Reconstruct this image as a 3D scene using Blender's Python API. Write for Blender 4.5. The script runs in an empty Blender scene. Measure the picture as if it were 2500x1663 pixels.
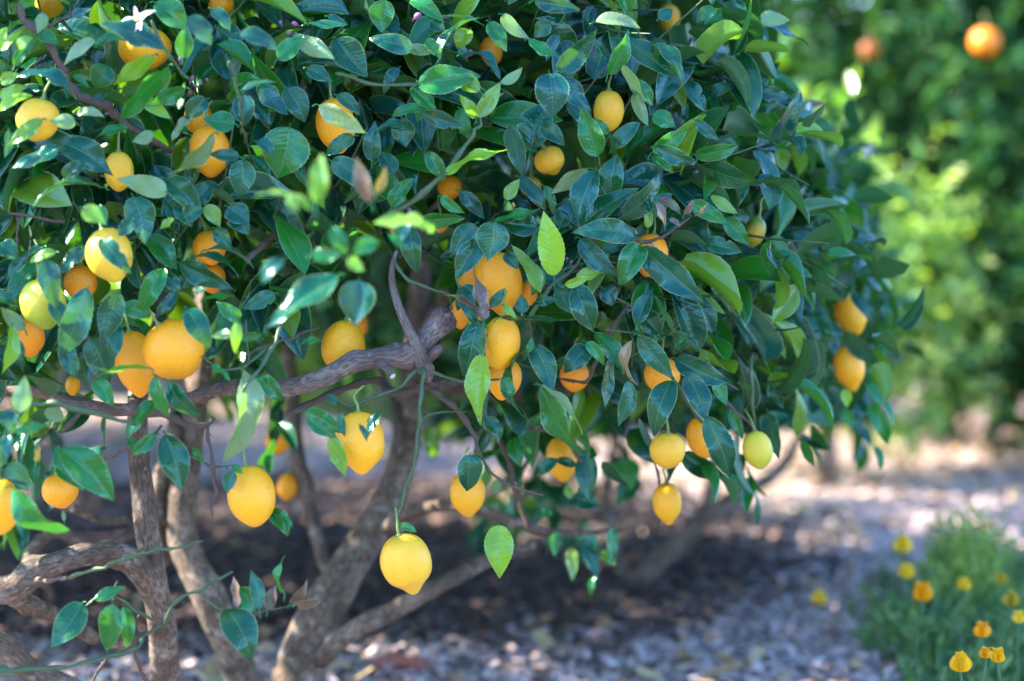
import bpy, math, random
import numpy as np
random.seed(7)
rng = np.random.default_rng(11)
V = lambda *a: np.array(a, dtype=float)
sc = bpy.context.scene
# ------------------------------------------------------------------ camera, sky, sun, exposure
CAMZ = 0.92
F = 85.0 / 36.0 * 2500.0
PITCH = math.atan((831.5 - 476) / F)
cam_d = bpy.data.cameras.new("camera")
cam = bpy.data.objects.new("camera", cam_d)
sc.collection.objects.link(cam)
cam.location = (0, 0, CAMZ)
cam.rotation_euler = (math.pi / 2 - PITCH, 0, 0)
cam_d.lens = 85
cam_d.sensor_width = 36
cam_d.clip_start = 0.05
cam_d.clip_end = 500
cam_d.dof.use_dof = True
cam_d.dof.focus_distance = 3.27
cam_d.dof.aperture_fstop = 2.2
sc.camera = cam

SUN = V(-0.80, 0.10, 0.62)
SUN /= np.linalg.norm(SUN)
world = bpy.data.worlds.new("World")
sc.world = world
world.use_nodes = True
wn = world.node_tree
sky = wn.nodes.new("ShaderNodeTexSky")
sky.sky_type = 'NISHITA'
sky.sun_disc = False
sky.sun_elevation = math.asin(SUN[2])
sky.sun_rotation = math.atan2(SUN[0], SUN[1])
sky.air_density = 1.0
sky.dust_density = 0.4
sky.ozone_density = 3.0
bg = wn.nodes["Background"]
bg.inputs[1].default_value = 0.15
deep = wn.nodes.new("ShaderNodeMix"); deep.data_type = 'RGBA'; deep.blend_type = 'MULTIPLY'
deep.inputs[0].default_value = 1.0; deep.inputs[7].default_value = (0.84, 0.92, 1.10, 1)     # a deeper, cleaner blue sky
wn.links.new(sky.outputs[0], deep.inputs[6]); wn.links.new(deep.outputs[2], bg.inputs[0])
sun_d = bpy.data.lights.new("sun", 'SUN')
sun_d.energy = 5.0
sun_d.angle = math.radians(0.5)
sun_d.color = (1.0, 0.86, 0.70)
sun = bpy.data.objects.new("sun", sun_d)
sc.collection.objects.link(sun)
from mathutils import Vector
sun.rotation_euler = Vector(SUN).to_track_quat('Z', 'Y').to_euler()
sun.location = (-6, 4, 8)
sc.view_settings.view_transform = 'Standard'
sc.view_settings.look = 'None'
sc.view_settings.exposure = 2.6
sc.view_settings.gamma = 1.0
sc.cycles.max_bounces = 4
sc.cycles.diffuse_bounces = 1
sc.cycles.glossy_bounces = 2
sc.cycles.transmission_bounces = 2
sc.cycles.sample_clamp_indirect = 6

# ------------------------------------------------------------------ camera-space helper: a photo position at a real distance
_fw = V(0, math.cos(PITCH), -math.sin(PITCH))
_up = V(0, math.sin(PITCH), math.cos(PITCH))
_rt = V(1, 0, 0)
_c0 = V(0, 0, CAMZ)
def P(px, py, d):
    return _c0 + d * (_fw + _rt * (px - 1250) / F + _up * (831.5 - py) / F)
def proj(p):
    q = p - _c0
    d = q @ _fw
    return 1250 + F * (q @ _rt) / d, 831.5 - F * (q @ _up) / d, d
def S(px):      # distance of the crown's near surface
    return np.interp(px, [0, 600, 1000, 1300, 1700, 1850, 1950, 2100, 2250], [3.07, 3.13, 3.22, 3.26, 3.30, 3.42, 3.66, 3.92, 4.08])

# ------------------------------------------------------------------ linking helpers
C = sc.collection
def link(name, data, mat=None, parent=None):
    o = bpy.data.objects.new(name, data)
    C.objects.link(o)
    if mat is not None:
        data.materials.append(mat)
    if parent is not None:
        o.parent = parent
    return o
def empty(name, loc=(0, 0, 0)):
    o = bpy.data.objects.new(name, None)
    o.empty_display_size = 0.05
    C.objects.link(o)
    o.location = tuple(float(v) for v in loc)
    return o
def tag(o, label=None, cat=None, group=None, kind=None):
    if label: o["label"] = label
    if cat: o["category"] = cat
    if group: o["group"] = group
    if kind: o["kind"] = kind
    return o
def part(name, me, mat, parent):
    o = link(name, me, mat)
    o.parent = parent
    o.matrix_parent_inverse = parent_inv(parent)
    return o
def parent_inv(parent):
    from mathutils import Matrix
    m = Matrix.Translation(parent.location)
    if parent.parent is not None:
        m = Matrix.Identity(4)
    return m.inverted()

# ------------------------------------------------------------------ mesh builder
class Acc:
    def __init__(s):
        s.v = []; s.f = []; s.uv = []; s.c = []; s.n = 0
    def add(s, v, f, uv=None, col=(1, 1, 1)):
        v = np.asarray(v, float); f = np.asarray(f, int)
        s.v.append(v); s.f.append(f + s.n); s.n += len(v)
        s.uv.append(np.zeros((len(v), 2)) if uv is None else uv)
        c = np.asarray(col, float)
        s.c.append(np.tile(c[None, :3], (len(v), 1)) if c.ndim == 1 else c)
    def build(s, name, smooth=True):
        me = bpy.data.meshes.new(name)
        v = np.concatenate(s.v); f = np.concatenate(s.f)
        uv = np.concatenate(s.uv); c = np.concatenate(s.c)
        me.vertices.add(len(v)); me.vertices.foreach_set("co", v.ravel())
        k = f.shape[1]
        me.loops.add(f.size); me.loops.foreach_set("vertex_index", f.ravel().astype(np.int32))
        me.polygons.add(len(f))
        me.polygons.foreach_set("loop_start", (np.arange(len(f)) * k).astype(np.int32))
        me.polygons.foreach_set("loop_total", np.full(len(f), k, dtype=np.int32))
        me.polygons.foreach_set("use_smooth", np.full(len(f), smooth))
        me.update(calc_edges=True)
        ul = me.uv_layers.new(name="UVMap")
        ul.data.foreach_set("uv", uv[f.ravel()].ravel())
        a = me.color_attributes.new("tint", 'FLOAT_COLOR', 'POINT')
        a.data.foreach_set("color", np.concatenate([c, np.ones((len(c), 1))], 1).ravel())
        me.validate()
        return me

def norm(a):
    return a / (np.linalg.norm(a, axis=-1, keepdims=True) + 1e-12)

def catmull(pts, n):
    pts = np.asarray(pts, float)
    if len(pts) < 3:
        t = np.linspace(0, 1, n * (len(pts) - 1) + 1)[:, None]
        return pts[0] * (1 - t) + pts[-1] * t
    q = np.vstack([2 * pts[0] - pts[1], pts, 2 * pts[-1] - pts[-2]])
    out = []
    for i in range(1, len(q) - 2):
        for k in range(n):
            t = k / n
            out.append(0.5 * (2 * q[i] + (q[i + 1] - q[i - 1]) * t + (2 * q[i - 1] - 5 * q[i] + 4 * q[i + 1] - q[i + 2]) * t * t
                              + (3 * q[i] - q[i - 1] - 3 * q[i + 1] + q[i + 2]) * t ** 3))
    out.append(q[-2])
    return np.array(out)

def tube(acc, pts, rad, sides=10, n=6, rough=0.0, col=(1, 1, 1), smooth_path=True, knots=0.0):
    pr = np.column_stack([np.asarray(pts, float), np.asarray(rad, float)])
    c = catmull(pr, n) if smooth_path else pr
    p = c[:, :3]; r = np.maximum(c[:, 3], 0.0003)
    T = norm(np.gradient(p, axis=0))
    ref = V(0.31, 0.17, 0.93)
    if abs(T[0] @ ref) > 0.9: ref = V(1, 0, 0)
    N = np.zeros_like(p)
    N[0] = norm(ref - T[0] * (ref @ T[0]))
    for i in range(1, len(p)):
        N[i] = norm(N[i - 1] - T[i] * (N[i - 1] @ T[i]))
    B = np.cross(T, N)
    ang = np.arange(sides) * 2 * math.pi / sides
    s = np.concatenate([[0], np.cumsum(np.linalg.norm(np.diff(p, axis=0), axis=1))])
    ph = rng.uniform(0, 6, 4)
    rr = r[:, None] * (1 + rough * (0.5 * np.sin(3 * ang[None] + s[:, None] * 14 + ph[0]) + 0.5 * np.sin(2 * ang[None] - s[:, None] * 31 + ph[1])
                                    + 0.35 * np.sin(5 * ang[None] + s[:, None] * 53 + ph[2])))
    if knots:
        for _ in range(int(knots)):
            s0 = rng.uniform(s[-1] * 0.05, s[-1] * 0.95); a0 = rng.uniform(0, 6.28)
            rr *= 1 + 0.35 * np.exp(-((s[:, None] - s0) / (r.mean() * 0.9)) ** 2) * np.exp(-(np.angle(np.exp(1j * (ang[None] - a0))) / 0.6) ** 2)
    v = p[:, None] + rr[:, :, None] * (N[:, None] * np.cos(ang)[None, :, None] + B[:, None] * np.sin(ang)[None, :, None])
    m = len(p)
    uv = np.stack(np.broadcast_arrays((ang / 6.2832)[None], s[:, None] * 10), -1).reshape(-1, 2)
    v = v.reshape(-1, 3)
    f = []
    for i in range(m - 1):
        for j in range(sides):
            k = (j + 1) % sides
            f.append((i * sides + j, i * sides + k, (i + 1) * sides + k, (i + 1) * sides + j))
    # caps
    v = np.vstack([v, p[0] - T[0] * r[0] * 0.3, p[-1] + T[-1] * r[-1] * 0.3])
    uv = np.vstack([uv, [0.5, 0], [0.5, s[-1] * 10]])
    a, b = len(v) - 2, len(v) - 1
    for j in range(0, sides, 2):
        k = (j + 1) % sides; l = (j + 2) % sides
        f.append((a, l, k, j)); f.append((b, (m - 1) * sides + j, (m - 1) * sides + k, (m - 1) * sides + l))
    acc.add(v, f, uv, col)

# ------------------------------------------------------------------ leaves
def leaf_grid(nu, nv):
    u = np.linspace(-1, 1, nu + 1); v = np.linspace(0, 1, nv + 1)
    if nv > 12:
        v = 1 - (1 - v) ** 1.0
    U, W = np.meshgrid(u, v)
    f = []
    for i in range(nv):
        for j in range(nu):
            a = i * (nu + 1) + j
            f.append((a, a + 1, a + nu + 2, a + nu + 1))
    return U, W, np.array(f)
def leaf_shape(nu, nv, fold=0.25, arch=0.6, wave=0.05, twist=0.0, side=0.0, fat=0.0, serr=0.0, ph=0.0, bite=None):
    """unit leaf: base at origin, tip at (0,1,0); half width 1 in x (scaled separately), z in units of length"""
    U, W, f = leaf_grid(nu, nv)
    w = np.sin(math.pi * W ** (0.86 - 0.12 * fat)) ** 0.72 * (1.06 - 0.22 * W) * (1 - 0.55 * W ** 5)
    w = np.clip(w, 0.0, None)
    if serr:
        w = w * (1 + serr * (np.abs(((W * nv * 0.5) % 1) - 0.5) * 2 - 0.5) * (np.abs(U) > 0.9))
    if bite is not None:
        bs, bv, bw, bd = bite
        w = w * (1 - bd * np.exp(-((W - bv) / bw) ** 2) * (np.sign(U) == bs))
    return U, W, w, f, (fold, arch, wave, twist, side, ph)
def leaf_verts(shape, L, hw):
    U, W, w, f, (fold, arch, wave, twist, side, ph) = shape
    x = U * w * hw
    z = fold * np.abs(x) * (1 - 0.35 * np.abs(U)) + wave * L * np.sin(W * 11 + ph + U * 1.2) * U ** 2 * (0.4 + w) + wave * 0.4 * L * np.sin(W * 6 + 2 * ph) + (0.0075 * L * np.sin((W - 0.16 * np.abs(U)) * 50) * np.abs(U) * (1.1 - np.abs(U)) * 3 if U.shape[0] > 14 else 0)
    # twist
    t = twist * (W - 0.3)
    x, z = x * np.cos(t) - z * np.sin(t), x * np.sin(t) + z * np.cos(t)
    x = x + side * L * np.sin(math.pi * W)
    # arch: follow an arc
    a = arch
    if abs(a) > 1e-3:
        th = a * (W - 0.5)
        R = L / a
        y0 = R * (np.sin(th) + math.sin(a / 2)); z0 = R * (np.cos(th) - math.cos(a / 2))
        y = y0 + z * np.sin(th); zz = z0 + z * np.cos(th)
        k = L / (2 * R * math.sin(a / 2))
        y, zz = y * k, zz * k
    else:
        y, zz = W * L, z
    return np.stack([x, y, zz], -1).reshape(-1, 3), np.stack([U * 0.5 + 0.5, W], -1).reshape(-1, 2), f

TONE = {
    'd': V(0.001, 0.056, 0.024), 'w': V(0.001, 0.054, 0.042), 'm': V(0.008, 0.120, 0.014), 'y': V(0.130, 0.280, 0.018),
    'Y': V(0.170, 0.360, 0.010), 'l': V(0.150, 0.240, 0.110), 'r': V(0.110, 0.050, 0.045), 'b': V(0.330, 0.200, 0.130)}  # Y: young yellow green with backlit glow put into the colour

def place_leaf(acc, base, tip, wid, tone='d', face=None, roll=0.0, res=(8, 26), arch=None, side=None, fold=None, bite=None, petiole=True, twist=None):
    base = np.asarray(base); tip = np.asarray(tip)
    a = tip - base; L = np.linalg.norm(a); y = a / L
    if face is None: face = norm(_c0 - base)
    z = face - y * (face @ y); z = norm(z)
    x = np.cross(y, z)
    if roll:
        x, z = x * math.cos(roll) + z * math.sin(roll), -x * math.sin(roll) + z * math.cos(roll)
    sh = leaf_shape(res[0], res[1], fold=random.uniform(0.1, 0.6) if fold is None else fold,
                    arch=random.uniform(-0.3, 1.7) if arch is None else arch, wave=random.uniform(0.012, 0.042),
                    twist=random.uniform(-0.5, 0.5) if twist is None else twist, side=random.uniform(-0.06, 0.06) if side is None else side,
                    fat=random.uniform(-0.5, 1), serr=0.05 if res[1] > 12 else 0, ph=random.uniform(0, 6), bite=bite)
    v, uv, f = leaf_verts(sh, L, wid / 2)
    v = base + v[:, :1] * x + v[:, 1:2] * y + v[:, 2:] * z
    col = TONE[tone] * random.uniform(0.8, 1.25)
    acc.add(v, f, uv, col)
    if petiole:
        pl = min(0.16 * L, 0.013)
        q = base - y * pl * 0.8 - V(0, -0.4, -0.5) * pl * -1.0
        pa = Acc()
        tube(pa, [q, base - y * pl * 0.3, base + y * L * 0.04], [0.0011, 0.0010, 0.0008], sides=4, n=2)
        acc.add(pa.v[0], pa.f[0], np.tile([[0.25, 0.5]], (len(pa.v[0]), 1)), TONE['m'])

def scatter_leaves(acc, pos, ydir, zdir, L, Wd, cols, nu, nv, variants=18):
    """many leaves at once; arrays of base positions, axis and normal directions"""
    y = norm(ydir); z = norm(zdir - y * np.sum(zdir * y, 1, keepdims=True)); x = np.cross(y, z)
    pick = rng.integers(0, variants, len(pos))
    for k in range(variants):
        sh = leaf_shape(nu, nv, fold=rng.uniform(0.05, 0.8), arch=rng.uniform(-0.2, 1.8), wave=rng.uniform(0.005, 0.045),
                        twist=rng.uniform(-0.8, 0.8), side=rng.uniform(-0.08, 0.08), fat=rng.uniform(-0.5, 1), ph=rng.uniform(0, 6))
        tv, uv, f = leaf_verts(sh, 1.0, 1.0)
        m = pick == k
        n = int(m.sum())
        if not n: continue
        # x scaled by half width, y by length, z by length (fold folded in with half width, close enough)
        sx = (Wd[m] / 2)[:, None, None]; sy = L[m][:, None, None]
        vv = pos[m][:, None] + tv[None, :, :1] * sx * x[m][:, None] + tv[None, :, 1:2] * sy * y[m][:, None] + tv[None, :, 2:] * (sx * 0.6 + sy * 0.4) * z[m][:, None]
        nt = len(tv)
        ff = (f[None] + (np.arange(n) * nt)[:, None, None]).reshape(-1, 4)
        acc.add(vv.reshape(-1, 3), ff, np.tile(uv, (n, 1)), np.repeat(cols[m], nt, axis=0))

# ------------------------------------------------------------------ materials
def newmat(name):
    m = bpy.data.materials.new(name); m.use_nodes = True
    nt = m.node_tree
    for n in list(nt.nodes): nt.nodes.remove(n)
    out = nt.nodes.new("ShaderNodeOutputMaterial")
    return m, nt, out
class NB:
    def __init__(s, nt): s.nt = nt
    def n(s, t, **k):
        nd = s.nt.nodes.new(t)
        for a, b in k.items(): setattr(nd, a, b)
        return nd
    def l(s, a, b): s.nt.links.new(a, b)
    def math(s, op, a, b=None, clamp=False):
        nd = s.n("ShaderNodeMath", operation=op); nd.use_clamp = clamp
        for i, q in enumerate((a, b)):
            if q is None: continue
            if hasattr(q, 'links'): s.l(q, nd.inputs[i])
            else: nd.inputs[i].default_value = q
        return nd.outputs[0]
    def mix(s, fac, a, b, mode='MIX'):
        nd = s.n("ShaderNodeMix", data_type='RGBA', blend_type=mode)
        for i, q in ((0, fac), (6, a), (7, b)):
            if hasattr(q, 'links'): s.l(q, nd.inputs[i])
            elif i == 0: nd.inputs[0].default_value = q
            else: nd.inputs[i].default_value = (*q, 1)
        return nd.outputs[2]
    def ramp(s, fac, stops):
        nd = s.n("ShaderNodeValToRGB")
        e = nd.color_ramp.elements
        while len(e) < len(stops): e.new(0.5)
        for i, (p, c) in enumerate(stops):
            e[i].position = p; e[i].color = (*c, 1) if len(c) == 3 else c
        s.l(fac, nd.inputs[0])
        return nd.outputs[0]
    def noise(s, vec, scale, detail=3, rough=0.5):
        nd = s.n("ShaderNodeTexNoise"); nd.inputs["Scale"].default_value = scale; nd.inputs["Detail"].default_value = detail
        nd.inputs["Roughness"].default_value = rough
        if vec is not None: s.l(vec, nd.inputs["Vector"])
        return nd.outputs[0]

def leaf_material(name, gloss=0.20, trans=0.17, detail=True, spec=0.6):
    m, nt, out = newmat(name); b = NB(nt)
    at = b.n("ShaderNodeAttribute", attribute_name="tint")
    geo = b.n("ShaderNodeNewGeometry")
    tc = b.n("ShaderNodeTexCoord")
    uv = b.n("ShaderNodeUVMap")
    sep = b.n("ShaderNodeSeparateXYZ"); b.l(uv.outputs[0], sep.inputs[0])
    au = b.math('ABSOLUTE', b.math('MULTIPLY', b.math('SUBTRACT', sep.outputs[0], 0.5), 2.0))
    col = at.outputs[0]
    blot = b.noise(tc.outputs["Object"], 38, 3)
    col = b.mix(b.math('MULTIPLY', b.math('SUBTRACT', blot, 0.52, True), 2.2, True), col, (0.055, 0.15, 0.010))
    dark = b.noise(tc.outputs["Object"], 14, 2)
    col = b.mix(b.math('MULTIPLY', b.math('SUBTRACT', dark, 0.5, True), 1.2, True), col, (0.002, 0.026, 0.012))
    if detail:
        vein = b.math('SINE', b.math('MULTIPLY', b.math('SUBTRACT', sep.outputs[1], b.math('MULTIPLY', au, 0.16)), 75.0))
        veinm = b.math('MULTIPLY', b.math('SUBTRACT', vein, 0.72, True), 1.4, True)
        col = b.mix(b.math('MULTIPLY', veinm, 0.12), col, (0.08, 0.19, 0.06))
        mid = b.math('SUBTRACT', 1.0, b.math('MULTIPLY', au, 26.0), True)
        col = b.mix(b.math('MULTIPLY', mid, 0.55), col, (0.15, 0.30, 0.12))
        rim = b.math('MULTIPLY', b.math('SUBTRACT', au, 0.925, True), 14.0, True)
        col = b.mix(b.math('MULTIPLY', rim, 0.6), col, (0.30, 0.42, 0.20))
    hole = b.ramp(b.noise(tc.outputs["Object"], 55, 2), [(0.71, (0, 0, 0)), (0.735, (1, 1, 1))])
    col = b.mix(b.math('MULTIPLY', hole, 0.8), col, (0.09, 0.07, 0.02))
    under = b.mix(0.40, col, (0.07, 0.20, 0.07))
    colf = b.mix(geo.outputs["Backfacing"], col, under)
    p = b.n("ShaderNodeBsdfPrincipled")
    b.l(colf, p.inputs["Base Color"])
    rg = b.math('ADD', b.math('MULTIPLY', geo.outputs["Backfacing"], 0.25), b.math('ADD', b.math('MULTIPLY', blot, 0.16), gloss - 0.08))
    rg = b.math('ADD', rg, 0.0 if detail else 0.2)
    b.l(rg, p.inputs["Roughness"])
    p.inputs["Specular IOR Level"].default_value = spec
    p.inputs["Specular Tint"].default_value = (0.50, 0.95, 1.0, 1)      # painted sheen: sky blue put into the leaf highlights
    if detail:
        h = b.math('ADD', b.math('MULTIPLY', vein, -0.14), b.math('MULTIPLY', b.noise(tc.outputs["Object"], 90, 3), 1.6))
        h = b.math('ADD', h, b.math('MULTIPLY', mid, -1.2))
        bp = b.n("ShaderNodeBump"); bp.inputs["Strength"].default_value = 0.25; bp.inputs["Distance"].default_value = 0.0015
        b.l(h, bp.inputs["Height"]); b.l(bp.outputs[0], p.inputs["Normal"])
    tr = b.n("ShaderNodeBsdfTranslucent")
    tcol = b.mix(0.30, b.mix(1.0, at.outputs[0], (2.6, 3.2, 0.7), 'MULTIPLY'), (0.26, 0.55, 0.012))
    b.l(tcol, tr.inputs[0])
    mx = b.n("ShaderNodeMixShader"); mx.inputs[0].default_value = trans
    b.l(p.outputs[0], mx.inputs[1]); b.l(tr.outputs[0], mx.inputs[2]); b.l(mx.outputs[0], out.inputs[0])
    return m
def bark_material(name, c1, c2, c3, scale=60, bump=0.6):
    m, nt, out = newmat(name); b = NB(nt)
    tc = b.n("ShaderNodeTexCoord"); uv = b.n("ShaderNodeUVMap")
    mp = b.n("ShaderNodeMapping"); mp.inputs["Scale"].default_value = (9, 2.4, 1); b.l(uv.outputs[0], mp.inputs[0])
    n1 = b.noise(tc.outputs["Object"], 22, 4, 0.6)
    n2 = b.noise(mp.outputs[0], 3.2, 6, 0.7)
    n3 = b.noise(tc.outputs["Object"], scale * 4, 3, 0.6)
    col = b.ramp(n1, [(0.32, c1), (0.52, c2), (0.7, c3)])
    col = b.mix(b.ramp(n2, [(0.42, (0.75,) * 3), (0.60, (0, 0, 0))]), col, tuple(x * 0.35 for x in c1))
    lich = b.ramp(b.noise(tc.outputs["Object"], 48, 3), [(0.60, (0, 0, 0)), (0.66, (1, 1, 1))])
    col = b.mix(b.math('MULTIPLY', lich, 0.4), col, (0.42, 0.43, 0.38))
    p = b.n("ShaderNodeBsdfPrincipled"); b.l(col, p.inputs["Base Color"]); p.inputs["Roughness"].default_value = 0.85
    h = b.math('ADD', b.math('MULTIPLY', n2, 1.6), b.math('MULTIPLY', n3, 0.5))
    bp = b.n("ShaderNodeBump"); bp.inputs["Strength"].default_value = bump; bp.inputs["Distance"].default_value = 0.004
    b.l(h, bp.inputs["Height"]); b.l(bp.outputs[0], p.inputs["Normal"])
    b.l(p.outputs[0], out.inputs[0])
    return m
def plain_material(name, col, rough=0.6, tintattr=False, trans=0.0, noise=0.25, nscale=40):
    m, nt, out = newmat(name); b = NB(nt)
    tc = b.n("ShaderNodeTexCoord")
    n = b.noise(tc.outputs["Object"], nscale, 4)
    if tintattr:
        c = b.n("ShaderNodeAttribute", attribute_name="tint").outputs[0]
    else:
        rgb = b.n("ShaderNodeRGB"); rgb.outputs[0].default_value = (*col, 1); c = rgb.outputs[0]
    k = b.math('ADD', b.math('MULTIPLY', n, noise * 2), 1 - noise)
    cc = b.n("ShaderNodeVectorMath", operation='SCALE'); b.l(c, cc.inputs[0]); b.l(k, cc.inputs[3])
    p = b.n("ShaderNodeBsdfPrincipled"); b.l(cc.outputs[0], p.inputs["Base Color"]); p.inputs["Roughness"].default_value = rough
    if trans:
        tr = b.n("ShaderNodeBsdfTranslucent"); b.l(cc.outputs[0], tr.inputs[0])
        mx = b.n("ShaderNodeMixShader"); mx.inputs[0].default_value = trans
        b.l(p.outputs[0], mx.inputs[1]); b.l(tr.outputs[0], mx.inputs[2]); b.l(mx.outputs[0], out.inputs[0])
    else:
        b.l(p.outputs[0], out.inputs[0])
    return m
def rind_material(name, pores=420):
    m, nt, out = newmat(name); b = NB(nt)
    tc = b.n("ShaderNodeTexCoord")
    oc = b.n("ShaderNodeObjectInfo").outputs["Color"]
    gr = b.n("ShaderNodeAttribute", attribute_name="green", attribute_type='OBJECT').outputs[2]
    sep = b.n("ShaderNodeSeparateXYZ"); b.l(tc.outputs["Generated"], sep.inputs[0])
    n1 = b.noise(tc.outputs["Object"], 26, 3)
    n2 = b.noise(tc.outputs["Object"], 15, 2)
    col = b.mix(b.math('MULTIPLY', b.math('SUBTRACT', n1, 0.45, True), 1.1, True), oc, (0.80, 0.30, 0.005))
    col = b.mix(b.math('MULTIPLY', b.math('SUBTRACT', n2, 0.5, True), 1.5, True), col, (0.82, 0.42, 0.01))
    gf = b.math('MULTIPLY', gr, b.math('SUBTRACT', 1.25, b.math('MULTIPLY', sep.outputs[2], 1.5), True))
    col = b.mix(gf, col, (0.24, 0.38, 0.03))
    spot = b.ramp(b.noise(tc.outputs["Object"], 70, 2), [(0.70, (0, 0, 0)), (0.74, (1, 1, 1))])
    col = b.mix(b.math('MULTIPLY', spot, 0.55), col, (0.45, 0.26, 0.06))
    sc1 = b.n("ShaderNodeMapping"); sc1.inputs["Scale"].default_value = (9, 9, 34); 
    oi = b.n("ShaderNodeObjectInfo"); cmb = b.n("ShaderNodeCombineXYZ")
    for k_, f_ in enumerate((7.3, 3.1, 5.7)): b.l(b.math('MULTIPLY', oi.outputs["Random"], f_), cmb.inputs[k_])
    off = b.n("ShaderNodeVectorMath", operation='ADD'); b.l(tc.outputs["Object"], off.inputs[0]); b.l(cmb.outputs[0], off.inputs[1])
    b.l(off.outputs[0], sc1.inputs[0])
    line = b.ramp(b.noise(sc1.outputs[0], 1.0, 2), [(0.485, (0, 0, 0)), (0.497, (1, 1, 1)), (0.503, (1, 1, 1)), (0.515, (0, 0, 0))])
    gate = b.ramp(b.noise(off.outputs[0], 17, 2), [(0.62, (0, 0, 0)), (0.68, (0.8, 0.8, 0.8))])
    scar = b.n("ShaderNodeMix", data_type='RGBA', blend_type='MULTIPLY'); scar.inputs[0].default_value = 1
    b.l(line, scar.inputs[6]); b.l(gate, scar.inputs[7])
    col = b.mix(scar.outputs[2], col, (0.30, 0.18, 0.07))
    p = b.n("ShaderNodeBsdfPrincipled"); b.l(col, p.inputs["Base Color"])
    p.inputs["Roughness"].default_value = 0.38; p.inputs["Specular IOR Level"].default_value = 0.45
    p.inputs["Subsurface Weight"].default_value = 0.12; p.inputs["Subsurface Radius"].default_value = (0.012, 0.006, 0.002)
    p.inputs["Subsurface Scale"].default_value = 0.6
    vo = b.n("ShaderNodeTexVoronoi"); vo.inputs["Scale"].default_value = pores; b.l(tc.outputs["Object"], vo.inputs["Vector"])
    h = b.math('ADD', b.math('MULTIPLY', vo.outputs[0], 1.0), b.math('MULTIPLY', b.noise(tc.outputs["Object"], 60, 3), 2.0))
    bp = b.n("ShaderNodeBump"); bp.inputs["Strength"].default_value = 0.32; bp.inputs["Distance"].default_value = 0.002
    b.l(h, bp.inputs["Height"]); b.l(bp.outputs[0], p.inputs["Normal"])
    b.l(p.outputs[0], out.inputs[0])
    return m
M_LEAF = leaf_material("lemon_leaf")
M_FARLEAF = leaf_material("background_leaf", gloss=0.30, detail=False, trans=0.35, spec=0.6)
M_DARKLEAF = leaf_material("dark_background_leaf", gloss=0.45, detail=False, trans=0.08, spec=0.12)
M_BARK = bark_material("lemon_bark", (0.10, 0.072, 0.052), (0.22, 0.168, 0.125), (0.42, 0.35, 0.28), bump=0.9)
M_BARKLIMB = bark_material("limb_bark", (0.16, 0.125, 0.11), (0.26, 0.22, 0.195), (0.40, 0.36, 0.33), bump=1.0)
M_TWIG = plain_material("green_twig", (0.035, 0.085, 0.035), 0.5, noise=0.45, nscale=90)
M_DTWIG = plain_material("brown_twig", (0.075, 0.055, 0.045), 0.8, noise=0.5, nscale=120)
M_RIND = rind_material("lemon_rind")
M_STALK = plain_material("stalk_green", (0.16, 0.26, 0.06), 0.55)
M_PETAL = plain_material("blossom_petal", (0.78, 0.74, 0.80), 0.5, trans=0.3, noise=0.08, tintattr=True)
M_POPPY = plain_material("poppy_petal", (0.9, 0.5, 0.02), 0.5, trans=0.35, noise=0.15, tintattr=True)
M_GRASS = plain_material("feathery_leaf", (0.05, 0.17, 0.07), 0.5, trans=0.25, tintattr=True)

# ------------------------------------------------------------------ ground
def ground_material():
    m, nt, out = newmat("mulch_ground"); b = NB(nt)
    tc = b.n("ShaderNodeTexCoord")
    vo = b.n("ShaderNodeTexVoronoi"); vo.inputs["Scale"].default_value = 26; b.l(tc.outputs["Object"], vo.inputs["Vector"])
    n1 = b.noise(tc.outputs["Object"], 3.0, 5); n2 = b.noise(tc.outputs["Object"], 60, 4)
    col = b.ramp(n2, [(0.3, (0.10, 0.075, 0.07)), (0.5, (0.28, 0.22, 0.20)), (0.7, (0.46, 0.39, 0.37))])
    col = b.mix(0.45, col, b.mix(vo.outputs["Distance"], (0.36, 0.27, 0.23), (0.08, 0.05, 0.04)))
    col = b.mix(b.math('MULTIPLY', n1, 0.5), col, (0.15, 0.10, 0.085))
    p = b.n("ShaderNodeBsdfPrincipled"); b.l(col, p.inputs["Base Color"]); p.inputs["Roughness"].default_value = 0.95
    bp = b.n("ShaderNodeBump"); bp.inputs["Distance"].default_value = 0.02; b.l(n2, bp.inputs["Height"]); b.l(bp.outputs[0], p.inputs["Normal"])
    b.l(p.outputs[0], out.inputs[0])
    return m
ga = Acc()
gx = np.concatenate([[-150, -60, -25, -10], np.linspace(-4, 4, 41), [10, 25, 60, 150]])
gy = np.concatenate([[-60, -20, -5, 0], np.linspace(2, 13, 56), [20, 40, 90, 200]])
GX, GY = np.meshgrid(gx, gy)
def gz(x, y):
    k = np.exp(-((x) / 5) ** 2 - ((y - 7) / 6) ** 2)
    return k * (0.018 * np.sin(x * 2.3 + 1) * np.cos(y * 1.7) + 0.012 * np.sin(x * 5.1 - y * 3.3))
gv = np.stack([GX, GY, gz(GX, GY)], -1).reshape(-1, 3)
nxx = len(gx)
gf = [(i * nxx + j, i * nxx + j + 1, (i + 1) * nxx + j + 1, (i + 1) * nxx + j) for i in range(len(gy) - 1) for j in range(nxx - 1)]
ga.add(gv, gf)
tag(link("ground", ga.build("ground"), ground_material()), kind="structure")

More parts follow.
